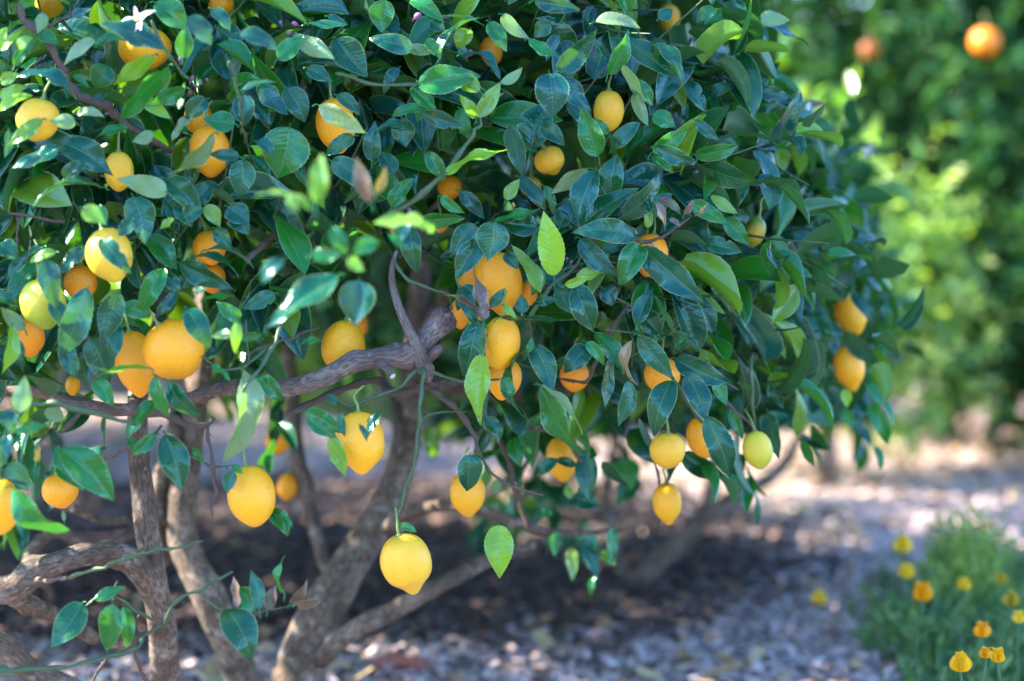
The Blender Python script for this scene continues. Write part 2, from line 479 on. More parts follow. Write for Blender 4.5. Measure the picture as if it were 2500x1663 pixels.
def chips(n, xr, yr, smin, smax, pal, lift=0.004, flat=0.25):
    a = Acc()
    x = rng.uniform(*xr, n); y = rng.uniform(*yr, n)
    s = rng.uniform(smin, smax, n)
    d = np.stack([s, s * rng.uniform(0.25, 0.6, n), s * rng.uniform(0.05, 0.16, n)], -1) / 2
    ya = rng.uniform(0, 6.283, n); ti = rng.normal(0, flat, (n, 2))
    X = norm(np.stack([np.cos(ya), np.sin(ya), ti[:, 0]], -1))
    Z = norm(np.stack([ti[:, 1], ti[:, 0] * -0.3, np.ones(n)], -1)); Z = norm(Z - X * np.sum(X * Z, 1, keepdims=True)); Y = np.cross(Z, X)
    cc = np.array([(i, j, k) for i in (-1, 1) for j in (-1, 1) for k in (-1, 1)], float)
    cn = cc[None] * rng.uniform(0.6, 1.2, (n, 8, 3))
    c = np.stack([x, y, gz(x, y) + lift + rng.uniform(0, 0.02, n)], -1)
    v = c[:, None] + (cn[:, :, :1] * d[:, None, :1]) * X[:, None] + (cn[:, :, 1:2] * d[:, None, 1:2]) * Y[:, None] + (cn[:, :, 2:] * d[:, None, 2:]) * Z[:, None]
    f = np.array([(0, 1, 3, 2), (4, 6, 7, 5), (0, 4, 5, 1), (2, 3, 7, 6), (0, 2, 6, 4), (1, 5, 7, 3)])
    ff = (f[None] + (np.arange(n) * 8)[:, None, None]).reshape(-1, 4)
    pal = np.array(pal); cols = pal[rng.integers(0, len(pal), n)] * rng.uniform(0.65, 1.2, (n, 1))
    a.add(v.reshape(-1, 3), ff, None, np.repeat(cols, 8, axis=0))
    return a
M_CHIP = plain_material("wood_chip", (0.3, 0.2, 0.15), 0.85, tintattr=True, noise=0.3)
PAL = [(0.80, 0.66, 0.62), (0.80, 0.66, 0.64), (0.78, 0.63, 0.58), (0.66, 0.49, 0.43), (0.64, 0.50, 0.48), (0.54, 0.41, 0.39), (0.38, 0.28, 0.27), (0.68, 0.58, 0.56), (0.30, 0.22, 0.21), (0.52, 0.38, 0.30), (0.74, 0.70, 0.70)]
tag(link("wood_chips", chips(95000, (-2.4, 2.4), (4.0, 10.5), 0.008, 0.030, PAL).build("wood_chips", False), M_CHIP),
    "grey and tan wood chip mulch spread over the ground beneath the trees", "mulch", kind="stuff")
tag(link("fallen_leaves", chips(1500, (-2.4, 2.4), (4.0, 9.5), 0.03, 0.075, [(0.42, 0.27, 0.13), (0.30, 0.19, 0.11), (0.55, 0.42, 0.22)], lift=0.014, flat=0.35).build("fallen_leaves", False), M_CHIP),
    "dry brown fallen leaves lying on the wood chip mulch", "fallen leaves", kind="stuff")

# ------------------------------------------------------------------ main lemon tree: stems and limbs
tree = tag(empty("lemon_tree", P(640, 1800, 4.1) * V(1, 1, 0)), "large lemon tree in the foreground full of glossy leaves and yellow fruit", "lemon tree", "lemon trees")
def limb(name, pts, widths, mat=None, sides=14, n=8, rough=0.10, parent=None, knots=0, label=None):
    """pts (px,py,distance); widths = diameter in photo pixels"""
    a = Acc()
    w = [P(*p) for p in pts]
    r = [wd / 2 / F * p[2] for wd, p in zip(widths, pts)]
    if name == "twig":          # kinks and swollen nodes where leaves have sat
        cc = catmull(np.column_stack([np.array(w), r]), 6)
        L_ = np.linalg.norm(np.diff(cc[:, :3], axis=0), axis=1).sum()
        k_ = np.linspace(0, len(cc) - 1, max(4, int(L_ / .013))).astype(int)
        cc = cc[k_]; j_ = rng.normal(0, .0011, (len(cc), 3)); j_[0] = 0
        w = [q[:3] + j for q, j in zip(cc, j_)]
        r = [q[3] * (1.28 if i % 2 else .86) for i, q in enumerate(cc)]; n = 3
    tube(a, w, r, sides, n, rough, knots=knots)
    if name == "twig":
        cc = catmull(np.array(w), 6)
        for i in range(3, len(cc) - 2, 5):
            t_ = norm(cc[i + 1] - cc[i]); q_ = norm(rng.normal(0, 1, 3)); q_ = norm(q_ - t_ * (q_ @ t_) + t_ * .5)
            l_ = rng.uniform(.002, .009)
            tube(a, [cc[i], cc[i] + q_ * l_ * .4, cc[i] + q_ * l_], [.0016, .0009, .0003], 5, 2)
    o = part(name, a.build(name), mat or M_BARK, parent or tree)
    if label: o["label"] = label
    return o
LIMBS = [
    ("trunk", [(560, 1830, 4.0), (420, 1680, 3.7), (395, 1520, 3.55), (365, 1330, 3.5), (340, 1130, 3.5), (335, 1000, 3.5), (350, 860, 3.6), (420, 600, 3.75), (470, 200, 3.9)], [110, 78, 68, 60, 54, 50, 46, 36, 26]),
    ("trunk", [(640, 1830, 4.1), (600, 1680, 4.0), (530, 1500, 3.9), (450, 1330, 3.9), (447, 1200, 3.9), (470, 1030, 3.95), (490, 850, 4.0), (520, 500, 4.2), (600, 200, 4.3)], [120, 92, 84, 78, 74, 66, 58, 44, 30]),
    ("trunk", [(680, 1850, 4.1), (730, 1640, 4.05), (800, 1470, 4.05), (900, 1310, 4.1), (965, 1180, 4.15), (1000, 1020, 4.2), (1015, 860, 4.25), (1030, 650, 4.3), (1080, 300, 4.4), (1150, 60, 4.6)], [150, 126, 104, 84, 74, 68, 60, 52, 40, 26]),
    ("limb", [(780, 1610, 4.02), (860, 1540, 3.98), (980, 1480, 3.95), (1090, 1420, 3.95), (1190, 1370, 4.0), (1300, 1330, 4.1)], [52, 50, 44, 40, 34, 24]),
    ("limb", [(940, 1290, 4.08), (1010, 1250, 4.0), (1090, 1235, 3.95), (1180, 1248, 3.92), (1260, 1275, 3.92), (1350, 1300, 3.95), (1520, 1295, 4.0)], [34, 34, 30, 28, 28, 22, 10]),
    ("limb", [(830, 1470, 4.15), (790, 1370, 4.2), (755, 1230, 4.25), (725, 1100, 4.25), (715, 980, 4.3), (705, 850, 4.3), (740, 650, 4.4), (800, 400, 4.5)], [26, 30, 34, 36, 36, 34, 28, 20]),
    ("limb", [(385, 1480, 3.56), (350, 1400, 3.5), (300, 1358, 3.46), (220, 1352, 3.42), (150, 1372, 3.40), (90, 1400, 3.4), (20, 1440, 3.4), (-60, 1430, 3.4)], [60, 70, 62, 56, 56, 62, 74, 66]),
    ("limb", [(20, 1450, 3.42), (80, 1480, 3.5), (150, 1510, 3.6), (230, 1560, 3.7)], [50, 44, 38, 34]),
    ("limb", [(-80, 1530, 3.5), (0, 1578, 3.52), (80, 1640, 3.55), (180, 1690, 3.6), (330, 1790, 3.8)], [50, 58, 62, 66, 70]),
    ("limb", [(60, 1370, 3.7), (110, 1310, 3.7), (150, 1300, 3.72), (230, 1340, 3.75), (330, 1300, 3.8)], [26, 34, 30, 26, 20]),
    ("limb", [(400, 1370, 3.95), (385, 1250, 3.9), (390, 1170, 3.9), (420, 1080, 3.9), (430, 960, 4.0)], [44, 42, 40, 34, 28]),
    ("limb", [(930, 900, 4.3), (962, 980, 4.2), (968, 1060, 4.15), (952, 1150, 4.12), (935, 1230, 4.1)], [14, 16, 18, 16, 14]),
    ("limb", [(1010, 920, 4.25), (1180, 960, 4.35), (1350, 955, 4.5), (1500, 940, 4.6), (1620, 900, 4.8)], [34, 36, 38, 36, 26]),
    ("limb", [(180, 1240, 3.75), (260, 1275, 3.8), (350, 1262, 3.85), (420, 1280, 3.9)], [22, 18, 18, 16]),
    ("limb", [(700, 700, 4.35), (860, 560, 4.3), (900, 400, 4.3), (1000, 200, 4.3)], [34, 34, 30, 22]),
    ("limb", [(1015, 860, 4.25), (1140, 640, 4.2), (1300, 500, 4.1), (1450, 380, 4.1)], [34, 34, 28, 20]),
    ("limb", [(1300, 500, 4.1), (1500, 560, 4.1), (1700, 650, 4.1), (1850, 730, 4.15), (2000, 800, 4.2)], [26, 30, 28, 22, 14]),
]
for nm, pts, wd in LIMBS:
    limb(nm, pts, wd, knots=6, rough=0.055)
# the sharp pruned limb in the middle
FL = 3.24
limb("limb", [(-60, 955, 3.4), (40, 955, 3.36), (110, 958, 3.33), (180, 985, 3.32), (300, 1000, 3.34), (440, 980, 3.33), (540, 945, 3.30)], [26, 28, 32, 34, 30, 24, 22], M_BARKLIMB, 14, 8, 0.12, knots=4)
main_limb = limb("limb", [(455, 975, 3.42), (540, 948, 3.34), (610, 952, 3.29), (700, 948, 3.26), (780, 928, FL), (850, 892, FL), (920, 875, FL), (985, 868, FL), (1020, 850, FL), (1045, 820, FL + .01), (1068, 797, FL + .01), (1086, 778, FL + .01), (1099, 766, FL + .01)],
     [30, 38, 40, 42, 46, 47, 50, 58, 56, 50, 58, 68, 48], M_BARKLIMB, 18, 10, 0.10, knots=16, label="grey pruned limb with a gnarled knob at its cut end")
limb("limb", [(1035, 905, FL), (1026, 868, FL - .012), (1005, 820, FL - .012), (980, 765, FL - .01), (962, 710, FL), (957, 660, FL), (968, 612, FL + .01)], [34, 34, 26, 22, 19, 15, 9], M_BARKLIMB, 14, 8, 0.08, knots=3)
limb("stub", [(925, 885, FL - .01), (945, 900, FL - .02), (957, 916, FL - .03)], [26, 18, 13], M_BARKLIMB, 10, 4, 0.05)
limb("stub", [(1040, 880, FL - .005), (1062, 862, FL - .01), (1080, 848, FL - .01)], [24, 20, 22], M_BARKLIMB, 10, 4, 0.2, knots=4)
limb("stub", [(1030, 890, FL), (1050, 900, FL - .01), (1045, 930, FL)], [30, 24, 18], M_BARKLIMB, 10, 4, 0.15, knots=3)
ca = Acc()
cp = P(957.5, 917, FL - .031); cx = norm(V(.8, -.5, .1)); 
th = np.linspace(0, 2 * math.pi, 13)[:-1]
n_ = norm(P(957, 916, FL - .03) - P(940, 895, FL - .018)); e1 = norm(np.cross(n_, V(0, 0, 1))); e2 = np.cross(n_, e1)
ring = cp + n_ * 0.0015 + 0.0040 * (np.cos(th)[:, None] * e1 + np.sin(th)[:, None] * e2)
ca.add(np.vstack([ring, cp + n_ * 0.0018]), [(12, (i + 2) % 12, (i + 1) % 12, i) for i in range(0, 12, 2)], None, (0.6, 0.58, 0.5))
part("cut_face", ca.build("cut_face", False), plain_material("cut_wood", (0.55, 0.53, 0.48), 0.8), main_limb)
# knobby warts on the cut end
ka = Acc()
for _ in range(30):
    ang = random.uniform(0, 6.28); kr = random.uniform(8, 30)
    q = P(1085 + kr * math.cos(ang), 778 + kr * math.sin(ang), FL + .01 - math.sqrt(max(0, 32 ** 2 - kr ** 2)) / F * FL); rr = random.uniform(.0015, .0045)
    q2 = q + norm(rng.normal(0, 1, 3)) * rr * 2.2
    tube(ka, [q, (q + q2) / 2, q2], [rr, rr * 1.1, rr * .4], 6, 3, 0.15)
o = part("knob", ka.build("knob"), M_BARKLIMB, main_limb)

# traced twigs (px, py, distance offset from the crown's surface), width px
TW = [
    ('g', [(1030, 900, 0), (1032, 930, -.01), (1024, 1000, -.02), (1020, 1060, -.02), (1012, 1130, -.02), (992, 1190, -.02), (978, 1235, -.02), (972, 1268, -.02), (982, 1300, -.02)], [12, 11, 10, 9, 9, 8, 7, 6, 7]),
    ('g', [(1020, 900, 0), (975, 945, 0), (905, 975, .02), (860, 990, .03), (838, 985, .03), (800, 965, .04)], [10, 9, 8, 8, 6, 4]),
    ('g', [(1045, 905, 0), (1100, 925, 0), (1150, 932, 0), (1220, 925, .02)], [8, 8, 7, 5]),
    ('g', [(965, 640, .0), (990, 675, -.01), (1025, 695, -.02), (1080, 715, -.01), (1150, 745, 0), (1182, 775, -.02)], [7, 9, 7, 7, 6, 5]),
    ('b', [(1180, 780, -.02), (1182, 850, -.03), (1172, 910, -.03), (1160, 985, -.01)], [6, 5, 5, 4]),
    ('b', [(1050, 950, .06), (1100, 985, .05), (1150, 1048, .03), (1160, 1090, .02), (1200, 1155, .0), (1255, 1190, 0), (1325, 1207, .02)], [14, 14, 12, 8, 7, 6, 5]),
    ('b', [(700, 1010, .15), (900, 930, .2), (960, 960, .15), (1040, 945, .1), (1110, 932, .1), (1180, 945, .1)], [16, 18, 20, 20, 18, 12]),
    ('g', [(1020, 1030, 0), (1060, 1008, 0), (1140, 1005, .02)], [6, 5, 3]),
    ('g', [(1285, 800, .0), (1320, 735, -.02), (1350, 695, -.02), (1400, 655, -.02), (1420, 620, -.02)], [10, 10, 9, 7, 4]),
    ('b', [(1395, 665, -.01), (1450, 650, .02), (1500, 640, .04)], [5, 4, 3]),
    ('g', [(950, 520, .0), (1030, 475, -.03), (1090, 415, -.04), (1140, 350, -.04), (1170, 305, -.04), (1180, 270, -.04), (1225, 225, -.04)], [14, 16, 14, 12, 8, 6, 5]),
    ('b', [(1410, 620, -.01), (1440, 585, 0), (1535, 582, .0), (1590, 590, 0), (1640, 562, 0), (1680, 535, 0)], [5, 7, 8, 8, 7, 4]),
    ('g', [(1720, 1035, .03), (1690, 1000, .02), (1660, 955, .01), (1640, 920, .0), (1600, 890, 0)], [10, 9, 8, 7, 5]),
    ('b', [(1370, 925, .06), (1430, 930, .04), (1455, 880, .04), (1490, 810, .03), (1535, 740, .03)], [6, 8, 9, 10, 7]),
    ('g', [(1460, 700, .02), (1535, 745, .02), (1620, 820, .0), (1580, 812, .0), (1480, 808, .0)], [4, 6, 5, 5, 4]),
    ('g', [(820, 180, -.02), (880, 200, -.02), (1000, 208, -.03), (1030, 195, -.03), (1060, 165, -.03)], [9, 9, 8, 6, 5]),
    ('b', [(45, 10, 0), (60, 50, .0), (100, 80, 0), (130, 130, 0), (160, 180, .0)], [12, 16, 18, 16, 14]),
    ('b', [(160, 180, 0), (190, 230, .01), (260, 260, .02), (305, 300, .04), (420, 370, .1)], [14, 18, 20, 16, 12]),
    ('b', [(105, 80, 0), (150, 45, 0), (190, 15, 0)], [6, 5, 4]),
    ('g', [(370, 50, -.06), (400, 110, -.05), (430, 160, -.04), (470, 200, -.02)], [7, 8, 8, 7]),
    ('g', [(560, 150, -.1), (575, 200, -.08), (590, 290, -.05), (600, 350, .0)], [8, 8, 8, 6]),
    ('b', [(700, 560, .1), (640, 600, .08), (600, 640, .05)], [14, 16, 10]),
    ('b', [(20, 520, .02), (90, 530, .02), (160, 545, .02)], [7, 7, 5]),
    ('b', [(40, 530, .02), (42, 560, .0), (45, 600, 0)], [6, 5, 4]),
    ('g', [(30, 1050, -.1), (60, 1000, -.1), (95, 985, -.1), (160, 992, -.12), (250, 1015, -.1), (330, 1035, -.08)], [9, 9, 10, 14, 12, 9]),
    ('b', [(150, 1055, .1), (180, 1030, .1), (200, 1000, .1)], [9, 12, 8]),
    ('b', [(320, 975, .05), (345, 1010, .03), (390, 1010, .02), (440, 1030, .01), (500, 1040, .0), (520, 1020, 0)], [14, 24, 14, 16, 12, 10]),
    ('b', [(508, 1040, 0), (512, 1100, -.01), (522, 1150, -.01), (528, 1200, -.01), (512, 1240, -.02), (516, 1270, -.02)], [8, 9, 11, 10, 7, 3]),
    ('g', [(445, 1100, .04), (480, 1125, .02), (520, 1140, 0), (565, 1140, -.01)], [7, 7, 6, 3]),
    ('b', [(250, 1120, .05), (300, 1100, .03), (340, 1080, .02), (400, 1040, .02)], [8, 7, 8, 7]),
    ('g', [(170, 1412, .08), (250, 1385, .0), (320, 1360, -.04), (380, 1342, -.06), (440, 1335, -.07), (495, 1320, -.07)], [9, 9, 9, 9, 7, 3]),
    ('b', [(60, 1420, .2), (110, 1418, .15), (170, 1412, .1)], [16, 12, 9]),
    ('g', [(-20, 1640, -.08), (60, 1635, -.07), (170, 1625, -.05), (260, 1605, -.03), (330, 1580, -.02), (360, 1545, 0), (400, 1530, 0)], [16, 14, 10, 9, 9, 8, 8]),
    ('g', [(400, 1528, 0), (412, 1495, -.01), (440, 1458, -.02), (485, 1442, -.03), (525, 1420, -.03), (568, 1398, -.03)], [9, 8, 7, 8, 7, 7]),
    ('g', [(490, 1443, -.03), (510, 1465, -.04), (545, 1490, -.05), (600, 1497, -.05), (660, 1488, -.05), (720, 1475, -.05)], [6, 6, 6, 5, 4, 3]),
    ('g', [(375, 1515, 0), (330, 1490, -.02), (290, 1460, -.03), (260, 1450, -.03)], [7, 7, 6, 4]),
    ('g', [(200, 1490, -.02), (230, 1465, -.02), (260, 1455, -.03), (290, 1420, -.02)], [4, 5, 6, 4]),
    ('b', [(320, 1560, 0), (330, 1600, .02), (345, 1640, .04), (365, 1680, .05)], [10, 11, 10, 9]),
    ('b', [(260, 1610, -.02), (240, 1640, 0), (225, 1665, 0)], [7, 7, 6]),
    ('b', [(780, 800, .1), (700, 830, .06), (640, 850, .04), (600, 870, .02)], [6, 7, 6, 4]),
    ('g', [(650, 850, .0), (600, 895, -.02), (540, 900, -.03), (490, 870, -.03)], [6, 7, 6, 5]),
    ('g', [(600, 780, .02), (605, 840, .02), (610, 890, .02)], [5, 5, 4]),
    ('g', [(690, 790, -.08), (660, 860, -.1), (610, 930, -.12), (590, 960, -.12)], [8, 9, 8, 6]),
    ('g', [(1840, 860, .1), (1832, 920, .1), (1838, 990, .1), (1842, 1050, .12)], [9, 9, 8, 7]),
    ('b', [(1740, 930, .1), (1790, 1000, .12), (1835, 1040, .12), (1850, 1055, .12)], [8, 8, 7, 6]),
    ('b', [(1225, 960, .3), (1290, 1040, .35), (1370, 1060, .3), (1420, 1130, .3)], [9, 9, 8, 7]),
    ('b', [(1190, 1040, .45), (1240, 1120, .45), (1260, 1240, .5)], [12, 12, 10]),
    ('b', [(1290, 1290, .6), (1265, 1200, .6), (1285, 1130, .6), (1320, 1080, .6)], [12, 10, 8, 6]),
    ('g', [(1225, 780, .0), (1215, 790, 0), (1222, 772, 0)], [4, 4, 4]),
    ('b', [(1620, 1300, .35), (1600, 1130, .35), (1560, 1060, .4)], [5, 6, 6]),
]
twig_lines = []
for col, pts, wd in TW:
    pp = [(x, y, float(S(x)) + dz) for x, y, dz in pts]
    o = limb("twig", pp, wd, M_TWIG if col == 'g' else M_DTWIG, 8, 5, 0.06, knots=len(pts))
    twig_lines.append([(x, y) for x, y, _ in pp])

# ------------------------------------------------------------------ lemons
# (px, py, half width px, half height px, distance or None, tilt deg (bottom swings right), colour, nipple, green, label)
LC = {'p': (0.80, 0.50, 0.035), 'y': (0.82, 0.41, 0.010), 'o': (0.84, 0.345, 0.006), 'g': (0.60, 0.60, 0.05), 'O': (0.84, 0.29, 0.006), 'G': (0.10, 0.22, 0.02)}
LEM = [
 (93, 292, 53, 52, 3.06, -15, 'p', .3, .1, "pale yellow lemon half behind a bright green leaf near the top left corner"),
 (512, 368, 50, 62, 3.22, 5, 'o', .4, 0, "deep orange yellow lemon hanging under a small round leaf, lower of two"),
 (484, 290, 34, 40, 3.30, 0, 'o', .3, 0, "orange yellow lemon peeping out just above the deep orange lemon, mostly hidden"),
 (820, 305, 47, 66, 3.24, 10, 'o', .5, 0, "orange yellow lemon crossed by a pale grey green leaf, upper left centre"),
 (353, 118, 64, 52, 3.24, 0, 'y', .2, 0, "bright yellow lemon in the shade of a large blue green leaf beside the white blossom"),
 (290, 418, 36, 48, 3.16, 0, 'p', .3, .1, "pale yellow lemon mostly hidden behind a shiny silvery leaf"),
 (267, 622, 58, 66, 3.05, 18, 'p', .5, .25, "pale yellow lemon with a dark green leaf laid diagonally across it"),
 (105, 740, 56, 61, 3.05, 8, 'g', .5, .9, "green tinged lemon near the left edge with a pointed leaf over its right side"),
 (66, 820, 44, 50, 3.18, 10, 'O', .4, 0, "deep orange lemon just under the green tinged one"),
 (197, 690, 40, 42, 3.28, 0, 'O', .3, 0, "shaded orange lemon tucked between the pale and the green tinged lemons"),
 (512, 605, 40, 42, 3.28, 15, 'o', .4, 0, "orange yellow lemon showing above a long dark leaf, left of centre"),
 (517, 680, 34, 36, 3.30, 5, 'O', .4, 0, "small orange lemon tip showing below the long dark leaves, left of centre"),
 (330, 886, 50, 80, 3.20, 12, 'o', .5, 0, "elongated orange yellow lemon with a dark scratch, tucked behind a rounder one"),
 (424, 854, 74, 74, 3.10, 30, 'o', .15, 0, "big round orange yellow lemon in front of an elongated one"),
 (838, 846, 53, 64, 3.30, -8, 'y', .2, 0, "yellow lemon resting just behind the grey pruned limb"),
 (880, 1078, 59, 74, 3.14, 5, 'y', .6, 0, "yellow lemon below the pruned limb with a thin brown twig across it"),
 (614, 1210, 60, 74, 3.12, 12, 'y', .3, 0, "smooth oval yellow lemon beside the white flecked twig, hanging free on the left"),
 (992, 1373, 62, 72, 3.20, 14, 'p', 1.0, 0, "lowest lemon in the middle, hanging on a long bare green twig with a pointed tip"),
 (1141, 1205, 44, 54, 3.50, 3, 'y', .5, 0, "yellow lemon partly behind a dark leaf, above the arched bare branch"),
 (1216, 690, 60, 76, 3.29, 12, 'o', 1.0, 0, "large orange yellow lemon with a sharp tip in the middle of the crown"),
 (1156, 672, 42, 56, 3.36, -10, 'O', .3, 0, "orange lemon squeezed behind the left side of the large pointed one"),
 (1223, 838, 47, 66, 3.24, -6, 'y', .1, 0, "smooth glossy yellow lemon right below the large pointed one"),
 (1232, 925, 42, 50, 3.31, -14, 'o', .5, 0, "orange yellow lemon showing below the smooth glossy one"),
 (1486, 270, 38, 50, 3.36, 0, 'p', .1, 0, "light yellow lemon under a hanging green leaf, high in the right half of the crown"),
 (1342, 392, 38, 34, 3.38, 25, 'p', .7, 0, "shaded yellow lemon tip pointing down right, between dark leaves in the upper middle"),
 (1588, 622, 42, 52, 3.36, -10, 'O', .5, 0, "orange lemon behind a purple brown young shoot, right of centre"),
 (1290, 716, 24, 30, 3.34, 0, 'O', .2, 0, "sliver of an orange lemon right of the large pointed one"),
 (1124, 765, 24, 38, 3.34, 0, 'O', .2, 0, "orange lemon mostly hidden right behind the gnarled knob of the pruned limb"),
 (1616, 915, 44, 44, 3.42, 0, 'o', .3, 0, "orange yellow lemon behind the upper edge of a large dark hanging leaf, right of centre"),
 (1630, 1100, 43, 44, 3.45, 0, 'p', .2, .15, "pale yellow round lemon, left one of the cluster under the right leaves"),
 (1716, 1066, 40, 50, 3.52, 8, 'o', .4, 0, "orange yellow lemon between two pale lemons under the right leaves"),
 (1850, 1098, 36, 46, 3.50, 10, 'g', .4, .35, "pale green yellow lemon, rightmost of the cluster above the bright ground"),
 (1629, 1228, 35, 50, 3.62, 4, 'y', .7, 0, "small pointed yellow lemon hanging alone directly below a pale round lemon"),
 (1372, 1120, 40, 54, 3.72, 5, 'y', .4, 0, "blurred yellow lemon with a dark leaf across its lower half, right of the middle"),
 (1331, 1031, 18, 25, 4.70, 0, 'o', .3, 0, "tiny blurred orange yellow lemon far inside, under the middle of the crown"),
 (1403, 918, 36, 38, 3.55, 0, 'O', .3, 0, "shaded orange lemon behind forked dark twigs, in the centre right"),
 (2077, 768, 38, 50, 3.95, 20, 'y', .4, .1, "blurred yellow lemon, upper of the two at the right edge of the crown"),
 (2073, 896, 38, 54, 3.90, 12, 'y', .9, 0, "blurred pointed yellow lemon, lower of the two at the right edge of the crown"),
 (0, 1236, 50, 68, 2.95, 0, 'y', .3, 0, "yellow lemon cut off by the left edge of the photo"),
 (147, 1198, 46, 42, 3.22, 10, 'o', .4, 0, "yellow lemon under a broad green leaf near the left edge"),
 (677, 1078, 31, 32, 4.15, 0, 'o', .3, 0, "blurred orange yellow lemon in the background left of a spotted stem, upper one"),
 (702, 1188, 25, 33, 4.25, -6, 'o', .4, 0, "blurred orange yellow lemon in the background left of a spotted stem, lower one"),
 (122, 8, 36, 34, 3.40, 0, 'y', .3, 0, "lemon cut off by the top edge at the far left"),
 (541, 12, 32, 28, 3.35, 20, 'o', .4, 0, "orange yellow lemon cut off by the top edge, left of centre"),
 (1200, 125, 28, 36, 3.48, 0, 'o', .3, 0, "orange yellow lemon mostly hidden by leaves near the top centre"),
 (1633, 45, 28, 34, 3.85, 0, 'p', .3, 0, "blurred pale yellow lemon at the top edge, right of centre"),
 (880, 792, 18, 28, 3.85, 0, 'o', .2, 0, "blurred orange lemon right behind the one resting on the pruned limb"),
 (1296, 456, 26, 24, 3.55, 0, 'p', .3, 0, "small patch of bright yellow lemon deep between leaves in the middle"),
 (1098, 458, 30, 30, 3.60, 0, 'o', .3, 0, "shaded orange yellow lemon deep inside the crown left of the green shoot"),
 (970, 556, 20, 22, 3.50, 0, 'o', .3, 0, "small orange lemon glimpsed behind the blurred foreground shoot"),
 (1074, 548, 20, 20, 3.50, 0, 'o', .3, 0, "small orange lemon glimpsed above the pair of broad dark leaves"),
 (178, 942, 18, 24, 3.45, 0, 'y', .3, 0, "small yellow lemon glimpsed just above the left bare limb"),
 (1842, 566, 27, 38, 3.50, -15, 'G', .4, 0, "small unripe green lemon among the leaves on the right"),
]
def lemon_mesh(hw, hh, nip, seed):
    r_ = np.random.default_rng(seed)
    nt, npz = 32, 30
    a = np.linspace(0, math.pi, npz + 1)      # 0 = stem end (top)
    z = np.cos(a); r = np.sin(a)
    zb = z * hh
    r = np.sin(a) ** 0.94 * hw * (1 + 0.03 * z)
    # stem shoulder and nipple
    low = np.exp(-((math.pi - a) / 0.30) ** 2)
    zb = zb - low * hh * 0.17 * nip
    r = r * (1 - 0.18 * nip * np.exp(-((math.pi - a - 0.55) / 0.28) ** 2))
    zb = zb - np.exp(-(a / 0.22) ** 2) * hh * 0.05
    th = np.arange(nt) / nt * 2 * math.pi
    ph = r_.uniform(0, 6, 5)
    k = 1 + 0.022 * np.sin(2 * th[None] + ph[0] + a[:, None]) + 0.014 * np.sin(3 * th[None] + ph[1] - 2 * a[:, None]) + 0.008 * np.sin(7 * th[None] + ph[2] + 5 * a[:, None])
    X = r[:, None] * k * np.cos(th); Y = r[:, None] * k * np.sin(th); Z = np.repeat(zb[:, None], nt, 1) + 0.012 * hh * np.sin(2 * th + ph[3])[None] * np.sin(a)[:, None]
    ox = low * hh * r_.uniform(-.05, .05)
    X = X + ox[:, None]
    v = np.stack([X, Y, Z], -1).reshape(-1, 3)
    f = [(i * nt + j, (i + 1) * nt + j, (i + 1) * nt + (j + 1) % nt, i * nt + (j + 1) % nt) for i in range(npz) for j in range(nt)]
    A = Acc(); A.add(v, f)
    return A.build("rind")
LP = []
for i, (px, py, hw, hh, d, tilt, c, nip, gr, lab) in enumerate(LEM):
    p = P(px, py, d); sc_ = d / F
    e = tag(empty("lemon", p), lab, "lemon", "lemons on the lemon tree")
    me = lemon_mesh(hw * sc_, hh * sc_, nip, i)
    o = link("rind", me, M_RIND, e)
    o.color = (*LC[c], 1); o["green"] = float(gr) + random.uniform(0, .12)
    e.rotation_euler = (math.radians(random.uniform(-14, 8)), -math.radians(tilt), 0)
    A = Acc()
    top = hh * sc_ * 0.95
    tube(A, [(0, 0, top * 0.96), (0, 0, top + .010), (random.uniform(-.004, .004), .005, top + 0.024), (random.uniform(-.01, .01), .012, top + .036)], [.0021, .0017, .0015, .0015], 7, 4)
    so = link("stalk", A.build("stalk"), M_STALK, e)
    A = Acc()
    tube(A, [(0, 0, top * 0.965), (0, 0, top + .0015), (0, 0, top + .004)], [.0050, .0042, .0022], 10, 2, 0.15)
    link("calyx", A.build("calyx"), M_STALK, e)
    LP.append((px, py, hw, hh, d))
LP = np.array(LP, float)

# ------------------------------------------------------------------ leaves traced one by one
Z = {1: (0, 0, 2.773), 2: (800, 0, 2.773), 3: (1600, 0, 2.613), 4: (0, 500, 2.773), 5: (800, 500, 2.773),
     6: (1600, 550, 2.613), 7: (0, 1060, 2.6), 8: (750, 1000, 2.3656)}
